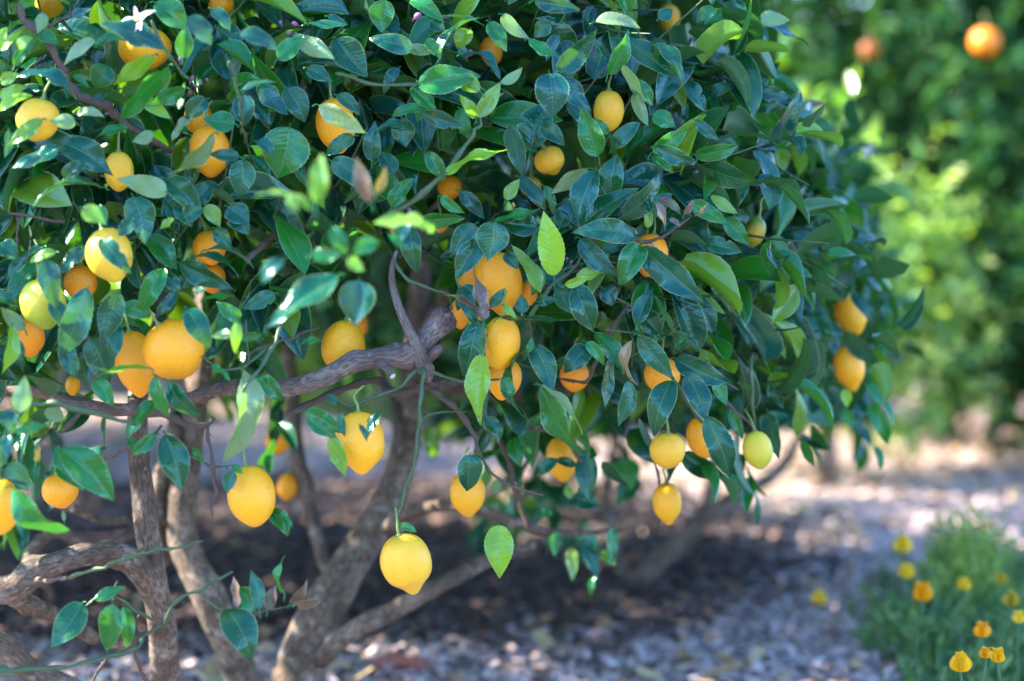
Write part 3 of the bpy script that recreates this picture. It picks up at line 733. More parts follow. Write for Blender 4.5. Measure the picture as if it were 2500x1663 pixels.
# per region: base x, base y, tip x, tip y, width, tone [, distance offset]
HERO = {
1: [(400,960,770,1195,215,'d'),(400,1000,75,1145,150,'w'),(475,630,110,520,140,'w'),(690,1270,215,1410,130,'w'),(475,520,605,597,50,'m'),
    (1130,1300,790,1210,150,'l',-.03),(900,1330,985,1660,215,'d',-.02),(1100,335,690,165,200,'w',-.05),(1050,20,1275,200,200,'m'),(1140,450,800,830,110,'m'),
    (1255,600,985,720,95,'m'),(865,870,640,940,80,'m'),(285,810,50,990,110,'y',-.03),(515,835,335,820,110,'l'),(520,770,710,795,60,'l'),
    (850,590,590,695,70,'w'),(1400,670,1255,805,140,'d'),(1590,840,1372,805,155,'m',-.03),(1640,1080,1620,1350,185,'d'),(1440,910,1125,1170,75,'l'),
    (1290,790,1165,965,55,'l'),(1960,860,1880,1210,340,'m'),(1620,1060,1400,1040,95,'d',-.03),(1035,890,895,960,95,'l'),(1130,1220,1370,1450,170,'d'),
    (1130,1360,1310,1535,150,'d'),(1390,1390,1490,1540,115,'y'),(1540,1400,1690,1520,165,'d'),(1430,60,1560,215,120,'w'),(1270,120,1430,310,175,'w',-.2),
    (1620,230,1880,340,170,'w',-.15),(1980,240,2265,400,135,'l'),(2080,160,2355,170,65,'d'),(1765,590,1955,780,165,'w'),(1640,610,1880,560,95,'w',-.12),
    (1940,600,2065,830,175,'d'),(1710,680,1830,845,140,'w'),(0,345,160,195,75,'y'),(-10,330,50,180,80,'Y'),(0,660,190,590,90,'Y'),(0,755,225,650,95,'Y'),
    (560,1410,710,1510,130,'y',-.2),(2110,1420,1730,1330,110,'y',-.6),(2140,1370,2180,1035,150,'y',-.6),(2010,1430,1930,1290,60,'y',-.6),
    (260,230,395,300,105,'m'),(115,320,225,255,85,'y'),(100,450,235,290,85,'m'),(640,270,430,445,75,'l'),(830,270,640,330,75,'m'),
    (1240,395,1260,165,130,'m'),(1040,375,765,575,115,'y'),(0,560,130,500,90,'y'),(720,440,640,600,180,'m',.05),(1650,640,1660,860,160,'w',.02),
    (1880,400,2060,240,140,'m',.02),(300,90,250,230,90,'l'),(480,110,620,60,90,'w'),(1180,1480,1080,1553,60,'y'),(960,660,1160,810,110,'y',.02),
    (1740,960,1850,1060,110,'w'),(2080,460,2250,560,110,'d'),(440,1210,580,1100,120,'d'),(1420,1250,1280,1400,150,'d',.02),(60,880,30,1070,70,'w')],
2: [(-60,715,270,900,135,'l',-.03),(60,265,270,525,225,'d'),(575,335,275,258,140,'d'),(385,-5,365,225,185,'m'),(0,110,140,172,65,'w'),
    (760,400,1035,118,115,'w'),(530,325,740,350,80,'l',-.02),(610,575,1038,515,205,'m'),(1030,620,820,483,125,'y',-.03),(1015,795,1172,553,125,'y',-.03),
    (1000,800,885,640,85,'y',-.02),(1170,565,1320,455,75,'l',-.03),(560,590,735,768,115,'m'),(640,745,430,800,75,'m'),(345,885,540,840,75,'d'),
    (640,760,922,862,75,'d'),(300,1085,325,815,125,'w'),(60,645,222,785,100,'d'),(795,1175,1218,1010,115,'y',-.04),(770,1185,660,1030,115,'m',-.03),
    (430,1405,587,1203,120,'m'),(1500,500,1522,795,245,'w',-.03),(1590,520,1790,795,150,'w'),(1560,492,1825,195,125,'d'),(2010,270,2362,540,170,'d'),
    (2000,440,2160,690,65,'l'),(1900,495,2032,198,110,'m'),(1815,150,2118,195,100,'l'),(1180,100,1372,265,100,'l'),(1360,270,1562,385,95,'m'),
    (1090,150,1212,355,120,'m'),(1830,1060,1712,722,175,'m'),(1900,910,1815,800,70,'m'),(2080,640,2170,855,95,'l'),(1930,1000,2120,830,120,'d'),
    (1920,1325,1962,1038,190,'d'),(1230,855,1322,1205,115,'w'),(1460,870,1605,990,120,'d'),(1375,1010,1510,690,255,'d',.06),(1765,1145,1505,1312,100,'l'),
    (1815,1175,1690,1490,200,'w'),(1970,1485,2258,1163,150,'d'),(1715,1525,2112,1273,160,'d'),(2190,1058,2335,1175,80,'m'),(2215,1045,2357,945,60,'m'),
    (2165,1545,2168,1378,60,'y'),(2210,1365,2280,1565,60,'r',-.03),(2250,1370,2400,1430,55,'r',-.03),(1290,1200,1480,1435,130,'w'),(1460,1258,1525,1455,65,'m'),
    (1205,1355,1300,1210,95,'y'),(765,1330,935,1445,65,'m',-.02),(890,1295,1062,1485,60,'w'),(1130,1505,1452,1408,95,'m'),(890,735,960,945,105,'m'),
    (1400,10,1712,70,65,'w'),(295,1372,190,1055,95,'r',-.45),(330,1310,395,1120,55,'r',-.45),(560,0,790,155,110,'m'),(800,110,1070,180,80,'w'),
    (910,370,1180,420,100,'w'),(1050,370,1170,540,70,'w'),(660,270,750,390,100,'m'),(700,150,800,210,100,'d'),(1870,380,1800,250,60,'d'),
    (480,460,380,640,90,'w',.02),(500,800,530,1000,170,'d',.04),(690,620,600,830,120,'m',.03),(450,1180,340,1020,130,'d',.03),(1620,700,1760,860,140,'w',.05),
    (2200,780,2357,860,130,'m'),(2180,1400,2340,1310,90,'d'),(1570,1540,1640,1380,140,'w'),(960,200,880,330,130,'y',.02),(1500,150,1400,260,120,'d',.04),
    (20,1090,330,1340,170,'d',-.02),(180,920,-20,1060,120,'d',.0),(2050,560,2200,720,120,'m',.03),(1560,230,1480,420,100,'w',.05)],
3: [(620,170,988,325,140,'w',0),(670,110,862,130,110,'l',-.02),(-20,285,163,552,100,'d'),(630,570,892,655,95,'w'),(610,680,885,650,65,'w'),(270,1040,695,1165,140,'d'),
    (250,985,535,930,75,'m'),(420,890,782,935,75,'w'),(-20,975,215,828,85,'m'),(0,935,262,1035,45,'w'),(600,720,870,965,115,'m',.2),
    (255,765,405,895,65,'w'),(0,1000,117,1105,65,'m'),(230,1290,468,1432,115,'m'),(350,1250,527,1365,85,'y'),(440,1390,605,1572,120,'m'),
    (660,420,805,505,75,'w',.1),(1235,630,1300,865,75,'w',.3),(870,930,840,1110,105,'w',.2),(20,1272,162,1375,62,'r',-.05),(10,1290,62,1455,45,'r',-.05),(262,1365,332,1308,28,'r',-.05),
    (90,1400,162,1445,40,'r',-.05),(180,1370,240,1268,35,'r',-.05),(480,0,560,190,130,'w',.1),(380,60,260,150,90,'m',.1),(520,220,620,480,130,'m',.15),(620,230,720,340,80,'y',.15),
    (200,530,320,720,120,'w',.08),(20,120,110,60,100,'d',.05),(740,1180,860,1290,110,'w',.1),(350,620,520,560,90,'w',.1),(1180,1180,950,1260,60,'d',.15),
    (1100,990,1180,880,50,'l',.2),(1010,870,960,960,60,'l',.2),(1130,760,990,800,70,'y',.2),(940,680,1080,660,60,'r',.2),(1200,1000,1290,940,70,'w',.25)],
4: [(290,290,22,532,120,'w'),(380,320,200,398,75,'y'),(590,285,392,472,115,'d'),(300,360,378,718,155,'w',-.06),(680,225,893,472,135,'d',-.09),
    (1115,430,950,745,145,'m'),(1210,395,1575,575,105,'d'),(1290,370,1612,500,95,'d'),(1400,312,1722,442,85,'w'),(1450,160,1572,305,115,'d'),
    (590,560,400,1062,155,'w',-.02),(800,590,690,955,180,'d',-.02),(610,900,740,1222,205,'d'),(800,820,752,1068,115,'d'),(440,920,533,1185,130,'d'),
    (165,845,5,690,105,'l'),(1270,705,1425,975,170,'d',-.1),(1000,1105,668,1155,75,'y',-.08),(640,1180,775,1375,120,'m'),(1050,1160,1155,1440,90,'m',-.02),
    (1130,1190,1368,1432,105,'d',-.02),(1070,1330,860,1600,125,'m'),(1640,1115,1500,1752,190,'l',-.05),(1860,600,1640,705,115,'d'),(2290,480,1795,835,200,'d',-.35),
    (1620,900,1785,870,60,'m'),(1750,1160,1915,1335,120,'m'),(1740,1170,1775,1305,80,'m'),(2040,945,2205,938,50,'m',-.05),(2070,1390,2345,1553,115,'m',-.05),
    (130,1410,172,1155,135,'l',-.15),(345,1468,395,1365,140,'l',-.05),(100,1535,312,1492,90,'m',-.1),(1605,790,1590,1005,85,'y',-.15),(1560,870,1430,895,70,'l',-.15),
    (80,820,10,1150,90,'y'),(30,890,150,1130,120,'d'),(820,690,1012,760,130,'m'),(1910,380,1775,545,120,'w',-.5),(1240,90,1380,30,130,'d'),(1200,-10,1300,150,140,'d'),
    (0,1400,90,1553,140,'w',-.1),(-30,620,160,700,100,'d'),(0,270,120,370,140,'d'),(1130,470,1200,640,100,'d'),(1290,460,1210,600,100,'d',.02),(1190,600,1050,760,80,'w'),
    (1390,640,1590,620,60,'m'),(2110,340,2330,330,110,'m',-.5),(1310,590,1400,570,60,'l'),(900,100,800,220,110,'d',-.02),(620,20,720,140,130,'m',-.1),
    (1560,0,1690,210,160,'d'),(1620,790,1460,660,110,'m'),(1420,1100,1560,1200,60,'m'),(340,650,480,900,140,'w',.0)],
5: [(560,150,612,468,150,'d'),(1000,130,825,362,150,'d'),(1130,118,1080,380,235,'d',-.03),(1035,240,862,512,170,'d'),(1530,482,1460,38,190,'Y',-.05),
    (1440,602,1242,272,110,'y',-.04),(1422,150,1163,118,165,'d'),(2078,218,1648,190,165,'d',-.04),(2118,290,2553,672,150,'w',-.02),(2112,280,1975,552,180,'m',-.03),
    (1710,230,1975,485,120,'w',-.02),(1960,280,1850,340,85,'w'),(1050,782,985,432,95,'r',-.05),(1050,785,798,610,80,'r',-.04),(900,560,1005,835,120,'d'),
    (1178,762,1674,775,110,'d',-.03),(1098,692,1202,562,82,'d',-.06),(1320,735,1308,608,100,'d',-.03),(1195,680,1283,772,52,'y',-.06),(1405,660,1562,632,72,'d'),
    (1680,540,1800,858,195,'d'),(1680,492,1852,452,92,'y',-.04),(1605,542,1765,482,50,'Y',-.04),(1810,870,2003,1158,130,'m'),(1748,930,1872,1092,85,'m'),
    (1765,958,1598,1142,165,'d'),(1915,1040,1880,1388,90,'d'),(2045,1190,1965,1505,90,'d'),(2065,915,2102,1222,55,'b'),(2095,802,2203,562,125,'d'),
    (2110,730,2262,892,155,'d'),(2200,610,2378,966,62,'w'),(2100,888,2345,1185,155,'d'),(2330,1188,2210,1572,190,'d',-.02),(1015,790,925,1165,190,'d'),
    (1045,1008,1038,1495,132,'y',-.05),(1178,1180,1248,1315,92,'m',-.04),(1355,1000,1388,895,52,'m'),(1395,950,1525,1285,170,'d'),(1310,1005,1340,1445,60,'d'),
    (1445,1230,1737,1690,95,'m',-.04),(1430,1225,1720,1560,60,'l',-.02),(1070,1440,1165,1622,110,'d'),(210,512,180,825,265,'w',-.35),(610,112,935,90,85,'m'),
    (650,110,300,125,105,'y',-.5),(130,360,245,450,105,'y',-.5),(0,1290,75,1370,60,'d'),(280,1505,345,1420,70,'d'),(1720,480,1850,560,130,'d',.03),(1440,430,1380,620,100,'m',.0),
    (1560,0,1720,170,150,'w',.01),(1480,340,1600,620,160,'d',.05),(1550,560,1650,740,130,'d',.05),(1860,560,1930,690,150,'w',.06),(1000,560,880,720,120,'d',.02),
    (540,120,480,260,110,'w',-.3),(30,160,130,330,120,'m',-.45),(330,250,170,330,120,'m',-.5),(1200,330,1290,440,100,'d',-.04),(720,180,560,120,70,'y',-.45),(420,200,520,310,60,'m',-.4)],
6: [(330,120,552,175,120,'d'),(650,290,520,442,155,'w',.12),(680,300,785,475,85,'l',.15),(620,170,775,242,65,'w',.1),(560,530,655,655,85,'d',.15),
    (590,630,795,762,62,'l',.12),(740,900,932,1055,110,'m',.15),(740,1000,822,1175,65,'w',.1),(715,1190,792,1495,100,'w',.08),(1000,550,1045,855,175,'d'),
    (1180,280,1205,485,155,'w',.05),(1330,330,1625,575,85,'w',.05),(1250,440,1390,640,100,'w',-.06),(1350,480,1432,745,75,'w',.05),(1200,690,1453,912,65,'w',-.05),
    (1480,480,1532,665,85,'m',.1),(890,50,1045,185,135,'w'),(1060,60,1132,205,105,'m'),(1230,50,1345,132,110,'m'),(1212,1045,1222,1165,75,'Y'),
    (1360,1150,1482,1402,110,'m'),(1400,1410,1432,1565,45,'m'),(1330,1020,1522,1292,100,'m',.05),(980,1000,1055,1122,105,'m',.05),(205,950,327,1252,175,'w'),
    (125,850,482,1012,95,'w'),(35,712,345,882,90,'w'),(325,1218,478,1625,190,'d',-.03),(370,960,455,1155,100,'m'),(478,1190,558,1365,72,'m'),
    (940,1370,1012,1545,52,'m'),(870,420,1080,560,90,'w',.05),(1130,620,1180,780,80,'w',.05),(870,560,900,760,120,'d',.1),(700,420,880,420,70,'w',.1),
    (1000,300,890,420,110,'w',.05),(1380,560,1500,420,70,'w'),(780,740,830,860,50,'y',.1),(1060,870,1100,1010,110,'d'),(1190,1180,1260,1290,90,'m',.05),
    (480,560,370,600,70,'w',.12),(620,860,560,1040,60,'y',.2),(820,200,700,120,110,'w',.1),(1150,330,1040,240,90,'m'),(210,690,120,800,70,'m',.05)],
7: [(390,95,725,430,240,'m',-.03),(350,85,532,365,155,'m'),(80,340,445,612,115,'m',-.12),(60,0,10,210,95,'w',-.2),(50,190,185,362,130,'d',-.12),
    (990,0,840,132,95,'m'),(1050,0,1160,358,205,'d'),(1220,80,1302,192,42,'m'),(1475,235,1440,382,95,'d'),(1715,480,1828,652,125,'m',.02),
    (1775,490,1858,602,42,'m',.02),(600,1050,800,972,85,'m'),(525,1075,318,1362,195,'d'),(715,1080,680,1378,165,'m',-.01),(785,1095,806,1352,105,'m',.02),
    (1430,1110,1592,1445,235,'d',-.06),(1620,1112,1505,968,175,'m',-.03),(1510,1100,1482,898,42,'r',-.05),(1645,1112,1590,858,92,'d',-.05),(1700,1122,1750,950,82,'r',-.05),
    (1805,1010,1808,768,36,'m',-.05),(1840,1072,1948,918,52,'r',-.05),(1880,1080,2045,1048,36,'r',-.05),(1850,1082,1990,1100,40,'r',-.05),(2100,15,2192,278,90,'y',.02),
    (820,20,870,130,60,'m'),(230,180,235,40,36,'r',-.08),(110,170,115,40,36,'r',-.1),(1480,200,1540,250,60,'m',.02),(20,230,180,330,80,'w',-.15),(410,550,400,480,30,'l')],
8: [(1105,665,1112,978,178,'Y',.1),(940,262,922,472,155,'d',-.0),(0,55,175,165,95,'m',-.12),(420,20,340,185,65,'d',-.12),(305,90,345,185,40,'d',-.12),
    (540,660,637,712,52,'m'),(1200,165,1232,335,105,'m',.4),(1340,365,1460,285,85,'d',.35),(1440,290,1575,325,65,'d',.35),(1525,515,1705,565,115,'d',.5),
    (1445,700,1430,850,75,'m',.6),(1520,800,1532,995,75,'l',.6),(1575,770,1682,985,95,'w',.6),(1660,960,1640,1085,42,'m',.6),(1760,680,1752,905,80,'m',.6),
    (1350,600,1418,600,62,'m',.5),(1690,820,1785,905,70,'y',.6),(690,100,725,285,95,'y',.8),(1640,400,1560,540,90,'d',.5),(1100,400,1080,500,60,'l',.5),
    (1830,280,1870,470,150,'m',.9),(1900,380,1780,560,130,'d',1.0),(1700,330,1820,380,100,'m',.9),(1500,440,1520,520,60,'y',.6),(150,240,180,330,60,'y',.02),
    (190,20,220,160,50,'d',-.1),(1580,760,1660,800,60,'d',.6),(1260,1100,1200,1160,10,'m',.6)],
}
heroes = []
for z, rows in HERO.items():
    ox, oy, s = Z[z]
    for r in rows:
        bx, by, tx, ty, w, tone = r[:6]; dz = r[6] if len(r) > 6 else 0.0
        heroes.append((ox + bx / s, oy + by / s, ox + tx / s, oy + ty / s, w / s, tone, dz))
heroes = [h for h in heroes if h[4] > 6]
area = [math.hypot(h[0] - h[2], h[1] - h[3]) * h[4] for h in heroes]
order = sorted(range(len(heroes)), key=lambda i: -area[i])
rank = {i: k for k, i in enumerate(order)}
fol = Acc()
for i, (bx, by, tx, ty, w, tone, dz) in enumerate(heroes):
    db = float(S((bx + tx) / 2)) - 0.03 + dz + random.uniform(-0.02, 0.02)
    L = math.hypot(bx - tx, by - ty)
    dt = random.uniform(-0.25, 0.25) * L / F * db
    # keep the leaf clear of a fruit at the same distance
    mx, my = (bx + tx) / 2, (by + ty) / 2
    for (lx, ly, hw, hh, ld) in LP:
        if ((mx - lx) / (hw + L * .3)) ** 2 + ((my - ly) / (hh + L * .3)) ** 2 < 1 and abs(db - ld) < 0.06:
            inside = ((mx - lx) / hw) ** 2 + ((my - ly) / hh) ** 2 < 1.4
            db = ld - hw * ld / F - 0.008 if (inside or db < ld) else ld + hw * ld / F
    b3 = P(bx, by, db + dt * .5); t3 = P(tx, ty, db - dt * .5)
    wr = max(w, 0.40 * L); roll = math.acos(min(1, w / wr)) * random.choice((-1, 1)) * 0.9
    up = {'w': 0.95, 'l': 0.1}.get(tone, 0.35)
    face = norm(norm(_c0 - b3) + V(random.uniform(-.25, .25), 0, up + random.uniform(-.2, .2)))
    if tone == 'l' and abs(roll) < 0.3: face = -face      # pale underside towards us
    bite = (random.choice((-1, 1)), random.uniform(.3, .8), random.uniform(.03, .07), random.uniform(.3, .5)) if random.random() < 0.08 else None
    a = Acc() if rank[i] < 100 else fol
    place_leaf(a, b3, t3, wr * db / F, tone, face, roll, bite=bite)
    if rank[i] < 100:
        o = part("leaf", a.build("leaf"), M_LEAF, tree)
        if tone == 'Y': o["label"] = "bright yellow green leaf with backlit glow in its colour"
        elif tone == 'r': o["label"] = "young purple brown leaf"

# ------------------------------------------------------------------ fill foliage
tw = Acc()
LB = np.array([(0, 1000), (200, 960), (350, 900), (500, 860), (600, 900), (700, 880), (850, 800), (920, 640), (1080, 640), (1130, 900), (1300, 950), (1450, 990), (1600, 1040), (1750, 1050), (1900, 1070), (2050, 1090), (2200, 1040)])
RS = np.array([(-100, 1870), (200, 1900), (350, 2020), (600, 2120), (750, 2190), (900, 2160), (1100, 2130)])
def allowed(px, py, d, Lpx, strict=True):
    ok = (py < np.interp(px, LB[:, 0], LB[:, 1]) - Lpx * 0.25) | (d > 4.3)
    ok &= px < np.interp(py, RS[:, 0], RS[:, 1]) - Lpx * 0.2
    if strict:
        for lx, ly, hw, hh, ld in LP:
            hit = ((px - lx) / (hw + Lpx * 0.45)) ** 2 + ((py - ly) / (hh + Lpx * 0.45)) ** 2 < 1
            ok &= ~(hit & (d < ld + 0.08))
        # the bare limb and the opening above it
        ok &= ~((px > 560) & (px < 1120) & (py > 790) & (d < 3.6))
        ok &= ~((px > 890) & (px < 1075) & (py > 600) & (py < 960) & (d < 3.9))
    return ok
COLS = np.array([TONE['d'], TONE['d'], TONE['w'], TONE['w'], TONE['m'], TONE['m'], TONE['d'] * .7, TONE['y'] * .8])
def shoots(n_s, pos, out, acc, nu, nv, k=6, Lr=(0.070, 0.125), check=None, twigs=True, cols=COLS, droop=0.35):
    """leafy shoots: short twigs with alternate leaves"""
    d0 = norm(out * 0.8 + rng.normal(0, 0.5, (n_s, 3)) + np.array([0, 0, 0.15]))
    ln = rng.uniform(0.08, 0.2, n_s)
    if twigs:
        for i in range(n_s):
            if i % 5 > 1: continue
            qx, qy, qd = proj(pos[i] + d0[i] * ln[i])
            if qx > np.interp(qy, RS[:, 0], RS[:, 1]) - 60 or qy > np.interp(qx, LB[:, 0], LB[:, 1]) - 30: continue
            tube(tw, [pos[i], pos[i] + d0[i] * ln[i] * .5 + V(0, 0, -.004), pos[i] + d0[i] * ln[i]], [.0022, .0018, .0010], 4, 2)
    ref = norm(rng.normal(0, 1, (n_s, 3))); e1 = norm(np.cross(d0, ref)); e2 = np.cross(d0, e1)
    P_, Y_, Z_, L_, W_, C_ = [], [], [], [], [], []
    ph = rng.uniform(0, 6.28, n_s)
    for j in range(k):
        t = (j + 1) / k
        ang = ph + j * 2.4
        rad = e1 * np.cos(ang)[:, None] + e2 * np.sin(ang)[:, None]
        y = norm(d0 * (0.35 + 0.5 * t) + rad * 0.8 + np.array([0, 0, -droop]) + rng.normal(0, .12, (n_s, 3)))
        z = norm(out * 0.55 + np.array([0, 0, 0.75]) + rng.normal(0, .35, (n_s, 3)))
        L = rng.uniform(*Lr, n_s) * (1.05 - 0.35 * t)
        P_.append(pos + d0 * (ln * t)[:, None]); Y_.append(y); Z_.append(z); L_.append(L); W_.append(L * rng.uniform(0.34, 0.56, n_s))
        c = cols[rng.integers(0, len(cols), n_s)] * rng.uniform(0.75, 1.3, (n_s, 1)); C_.append(c)
    P_, Y_, Z_, L_, W_, C_ = map(np.concatenate, (P_, Y_, Z_, L_, W_, C_))
    if check is not None:
        mid = P_ + Y_ * L_[:, None] * .5
        px, py, d = proj(mid)
        m = check(px, py, d, L_ * F / d)
        P_, Y_, Z_, L_, W_, C_ = (q[m] for q in (P_, Y_, Z_, L_, W_, C_))
    scatter_leaves(acc, P_, Y_, Z_, L_, W_, C_, nu, nv)

CEN = V(-0.9, 4.7, 0)
n = 500
px = rng.uniform(-120, 2180, n); py = rng.uniform(-80, 1120, n)
dep = S(px) + 0.09 + rng.exponential(0.22, n)
pos = P_arr = _c0 + dep[:, None] * (_fw + _rt * ((px - 1250) / F)[:, None] + _up * ((831.5 - py) / F)[:, None])
m = (py < np.interp(px, LB[:, 0], LB[:, 1])) & (px < np.interp(py, RS[:, 0], RS[:, 1]))
pos = pos[m]
out = norm((pos - CEN) * V(1, 1, 0) + V(0.1, -0.5, 0.0))
def chk_front(px, py, d, Lpx):
    return allowed(px, py, d, Lpx) & (d > S(px) + 0.035)
shoots(len(pos), pos, out, fol, 6, 10, 6, Lr=(.078, .142), check=chk_front)
# the rest of the dome-shaped crown, all the way round and above the frame
def Rz(z): return 1.7 * np.sqrt(np.clip(1 - (np.clip(z - 0.65, 0, None) / 1.45) ** 2, 0.001, 1))
n = 4600
th = rng.uniform(0, 2 * math.pi, n); z = 0.5 + 1.6 * rng.uniform(0, 1, n) ** 0.85
r = Rz(z) - rng.exponential(0.32, n) - 0.05
r = np.clip(r, 0.05, None)
keep = ~((CEN[0] + r * np.cos(th) < -0.9) & (CEN[1] + r * np.sin(th) < 4.3)) | (rng.uniform(0, 1, n) < 0.15)
th, z, r = th[keep], z[keep], r[keep]; n = len(r)
pos = np.stack([CEN[0] + r * np.cos(th), CEN[1] + r * np.sin(th), z], -1)
out = norm(pos - (CEN + V(0, 0, 0.7)))
def chk_rest(px, py, d, Lpx):
    infr = (px > -60) & (px < 2560) & (py > -60) & (py < 1720) & (d > 0.3)
    ok = allowed(px, py, d, Lpx)
    return (~infr) | (ok & (d > S(px) + 0.45))
shoots(n, pos, out, fol, 2, 5, 7, check=chk_rest, twigs=False)
# ragged sprays reaching out of the right edge
n = 20
py_ = rng.uniform(150, 1020, n); px_ = np.interp(py_, RS[:, 0], RS[:, 1]) + rng.uniform(-320, -190, n)
pos = np.array([P(a_, b_, float(S(a_)) + rng.uniform(.0, .3)) for a_, b_ in zip(px_, py_)])
shoots(n, pos, norm(V(.9, -.2, .1) + rng.normal(0, .35, (n, 3))), fol, 6, 10, 5, Lr=(.07, .12), twigs=False, droop=.5,
       check=lambda px, py, d, L: ~np.any([((px - l[0]) / (l[2] + L * .4)) ** 2 + ((py - l[1]) / (l[3] + L * .4)) ** 2 < 1 for l in LP], axis=0))
# loose hanging sprays below the crown on the left
q = [(30, 1010, 3.5), (110, 1060, 3.6), (220, 1000, 3.5), (280, 1080, 3.7), (60, 1150, 3.7), (330, 960, 3.45), (560, 900, 3.7), (180, 1130, 3.9), (1180, 960, 3.6), (1290, 980, 3.7), (1430, 1010, 3.7), (1530, 1010, 3.6),
     (1240, 1050, 3.9), (1360, 1010, 3.9), (1800, 1050, 3.8), (1930, 1060, 4.0), (700, 920, 4.0), (1080, 1000, 4.2)]
pos = np.array([P(*k) for k in q])
shoots(len(q), pos, norm(V(0, -.5, -.6) + rng.normal(0, .3, (len(q), 3))), fol, 6, 10, 5, Lr=(.06, .10), check=lambda px, py, d, L: allowed(px, py - 400, d, L), droop=.9)
fo = part("foliage", fol.build("foliage"), M_LEAF, tree); fo["kind"] = "stuff"
tag(part("twigs", tw.build("twigs"), M_TWIG, tree), kind="stuff")

# ------------------------------------------------------------------ blossoms and buds
def petal(acc, c, d, nrm, L, w, col):
    sh = leaf_shape(4, 8, fold=.5, arch=random.uniform(.5, 1.8), wave=.03, fat=.6, twist=random.uniform(-.6, .6))
    v, uv, f = leaf_verts(sh, L, w / 2)
    y = norm(d); z_ = norm(nrm - y * (nrm @ y)); x = np.cross(y, z_)
    cc = np.repeat(np.array(col)[None], len(v), 0)
    acc.add(c + v[:, :1] * x + v[:, 1:2] * y + v[:, 2:] * z_, f, uv, cc)
def blossom(px, py, dz, size, open_=True, label=None):
    c = P(px, py, float(S(px)) + dz); a = Acc()
    s = size / F * S(px)
    ax = norm(norm(_c0 - c) + V(-.7, 0, random.uniform(.2, .7)))
    e1 = norm(np.cross(ax, V(.2, 0, 1))); e2 = np.cross(ax, e1)
    for k in range(5):
        t = k * 1.2566 + random.uniform(-.2, .2)
        petal(a, c, e1 * math.cos(t) + e2 * math.sin(t) + ax * random.uniform(.0, .7), ax, s * random.uniform(.8, 1.35), s * .40, (0.80, 0.76, 0.84))
    for k in range(10):
        t = k * .63
        q = c + (e1 * math.cos(t) + e2 * math.sin(t)) * s * .1
        tube(a, [c, q + ax * s * .4], [.0007, .0009], 4, 1, col=(0.85, .7, .3))
    o = part("blossom", a.build("blossom"), M_PETAL, tree)
    if label: o["label"] = label
def bud(px, py, dz, size, col=(0.24, 0.12, 0.27)):
    c = P(px, py, float(S(px)) + dz); s = size * .8 / F * S(px); a = Acc()
    d = norm(V(random.uniform(-.5, .5), -.5, random.uniform(-.2, 1)))
    tube(a, [c - d * s * 1.6, c - d * s * .7, c - d * s * .5, c, c + d * s * .5, c + d * s * .8], [s * .14, s * .16, s * .36, s * .5, s * .36, s * .05], 8, 3,
         col=col)
    part("flower_bud", a.build("flower_bud"), M_PETAL, tree)
blossom(342, 52, -.1, 42, label="open white blossom with purple tinged petals")
for q in [(2125, 372, .3, 24), ]:
    blossom(*q)
for q in [(1020, 40, -.02, 24), (1085, 42, 0, 12), (1147, 130, 0, 20), (1408, 168, 0, 20), (720, 58, -.02, 14), (706, 80, -.02, 12), (685, 55, -.02, 9), (1000, 515, 0, 16), (624, 250, 0, 14),
          (470, 190, 0, 11), (490, 200, 0, 10), (478, 210, 0, 10), (505, 195, 0, 9), (465, 200, 0, 9), (440, 145, -.05, 12), (210, 822, -.03, 16), (1690, 400, 0, 12), (1700, 420, 0, 10), (420, 255, 0, 10), (1536, 758, 0, 9), (345, 700, 0, 10),
          (1395, 640, -.02, 9), (1385, 632, -.02, 8), (1435, 640, -.02, 8), (260, 278, -.02, 8), (1850, 450, .1, 12), (1440, 120, .02, 18), (655, 330, 0, 12)]:
    bud(*q)

# ------------------------------------------------------------------ generic background trees
def back_tree(name, label, cat, group, base, trunk_r, blobs, nleaf, Lr, cols, barkw=M_BARK, forks=5, leafmat=None, lean=0.0, face=V(-.3, -.6, .6)):
    e = tag(empty(name, (base[0], base[1], 0)), label, cat, group)
    a = Acc()
    top = max(b[0][2] + b[1][2] * .3 for b in blobs)
    fork = V(base[0] + lean * .3, base[1], min(0.35, top * .3))
    tube(a, [V(base[0], base[1], -.03), V(base[0] + lean * .1, base[1], fork[2] * .5), fork], [trunk_r * 1.25, trunk_r, trunk_r * .9], 12, 6, .12)
    tr = part("trunk", a.build("trunk"), barkw, e)
    for k in range(forks):
        b = blobs[k % len(blobs)]
        tgt = np.array(b[0]) + rng.uniform(-.6, .6, 3) * np.array(b[1])
        mid = (fork + tgt) / 2 + rng.normal(0, .08, 3)
        a = Acc(); tube(a, [fork, mid, tgt], [trunk_r * .6, trunk_r * .4, trunk_r * .15], 8, 6, .1)
        part("limb", a.build("limb"), barkw, e)
    acc = Acc()
    vol = np.array([b[1][0] * b[1][1] * b[1][2] for b in blobs]); vol = vol ** .67 / (vol ** .67).sum()
    for b, w in zip(blobs, vol):
        nn = int(nleaf * w / 6)
        u = norm(rng.normal(0, 1, (nn, 3)))
        rad = 1 - np.abs(rng.normal(0, .22, nn)); rad = np.clip(rad, .1, 1)
        rad *= 1 + .12 * np.sin(u[:, 0] * 7 + u[:, 2] * 5) * np.cos(u[:, 1] * 6)
        pos = np.array(b[0]) + u * rad[:, None] * np.array(b[1])
        pos = pos[pos[:, 2] > 0.04]; u = norm(pos - np.array(b[0]))
        shoots(len(pos), pos, u, acc, 2, 4, 6, Lr, twigs=False, cols=cols, droop=.25)
    o = part("crown", acc.build("crown"), leafmat or M_DARKLEAF, e)
    return e
G_DARK = np.array([(0.003, 0.026, 0.010), (0.004, 0.034, 0.012), (0.016, 0.065, 0.008), (0.005, 0.042, 0.012)])
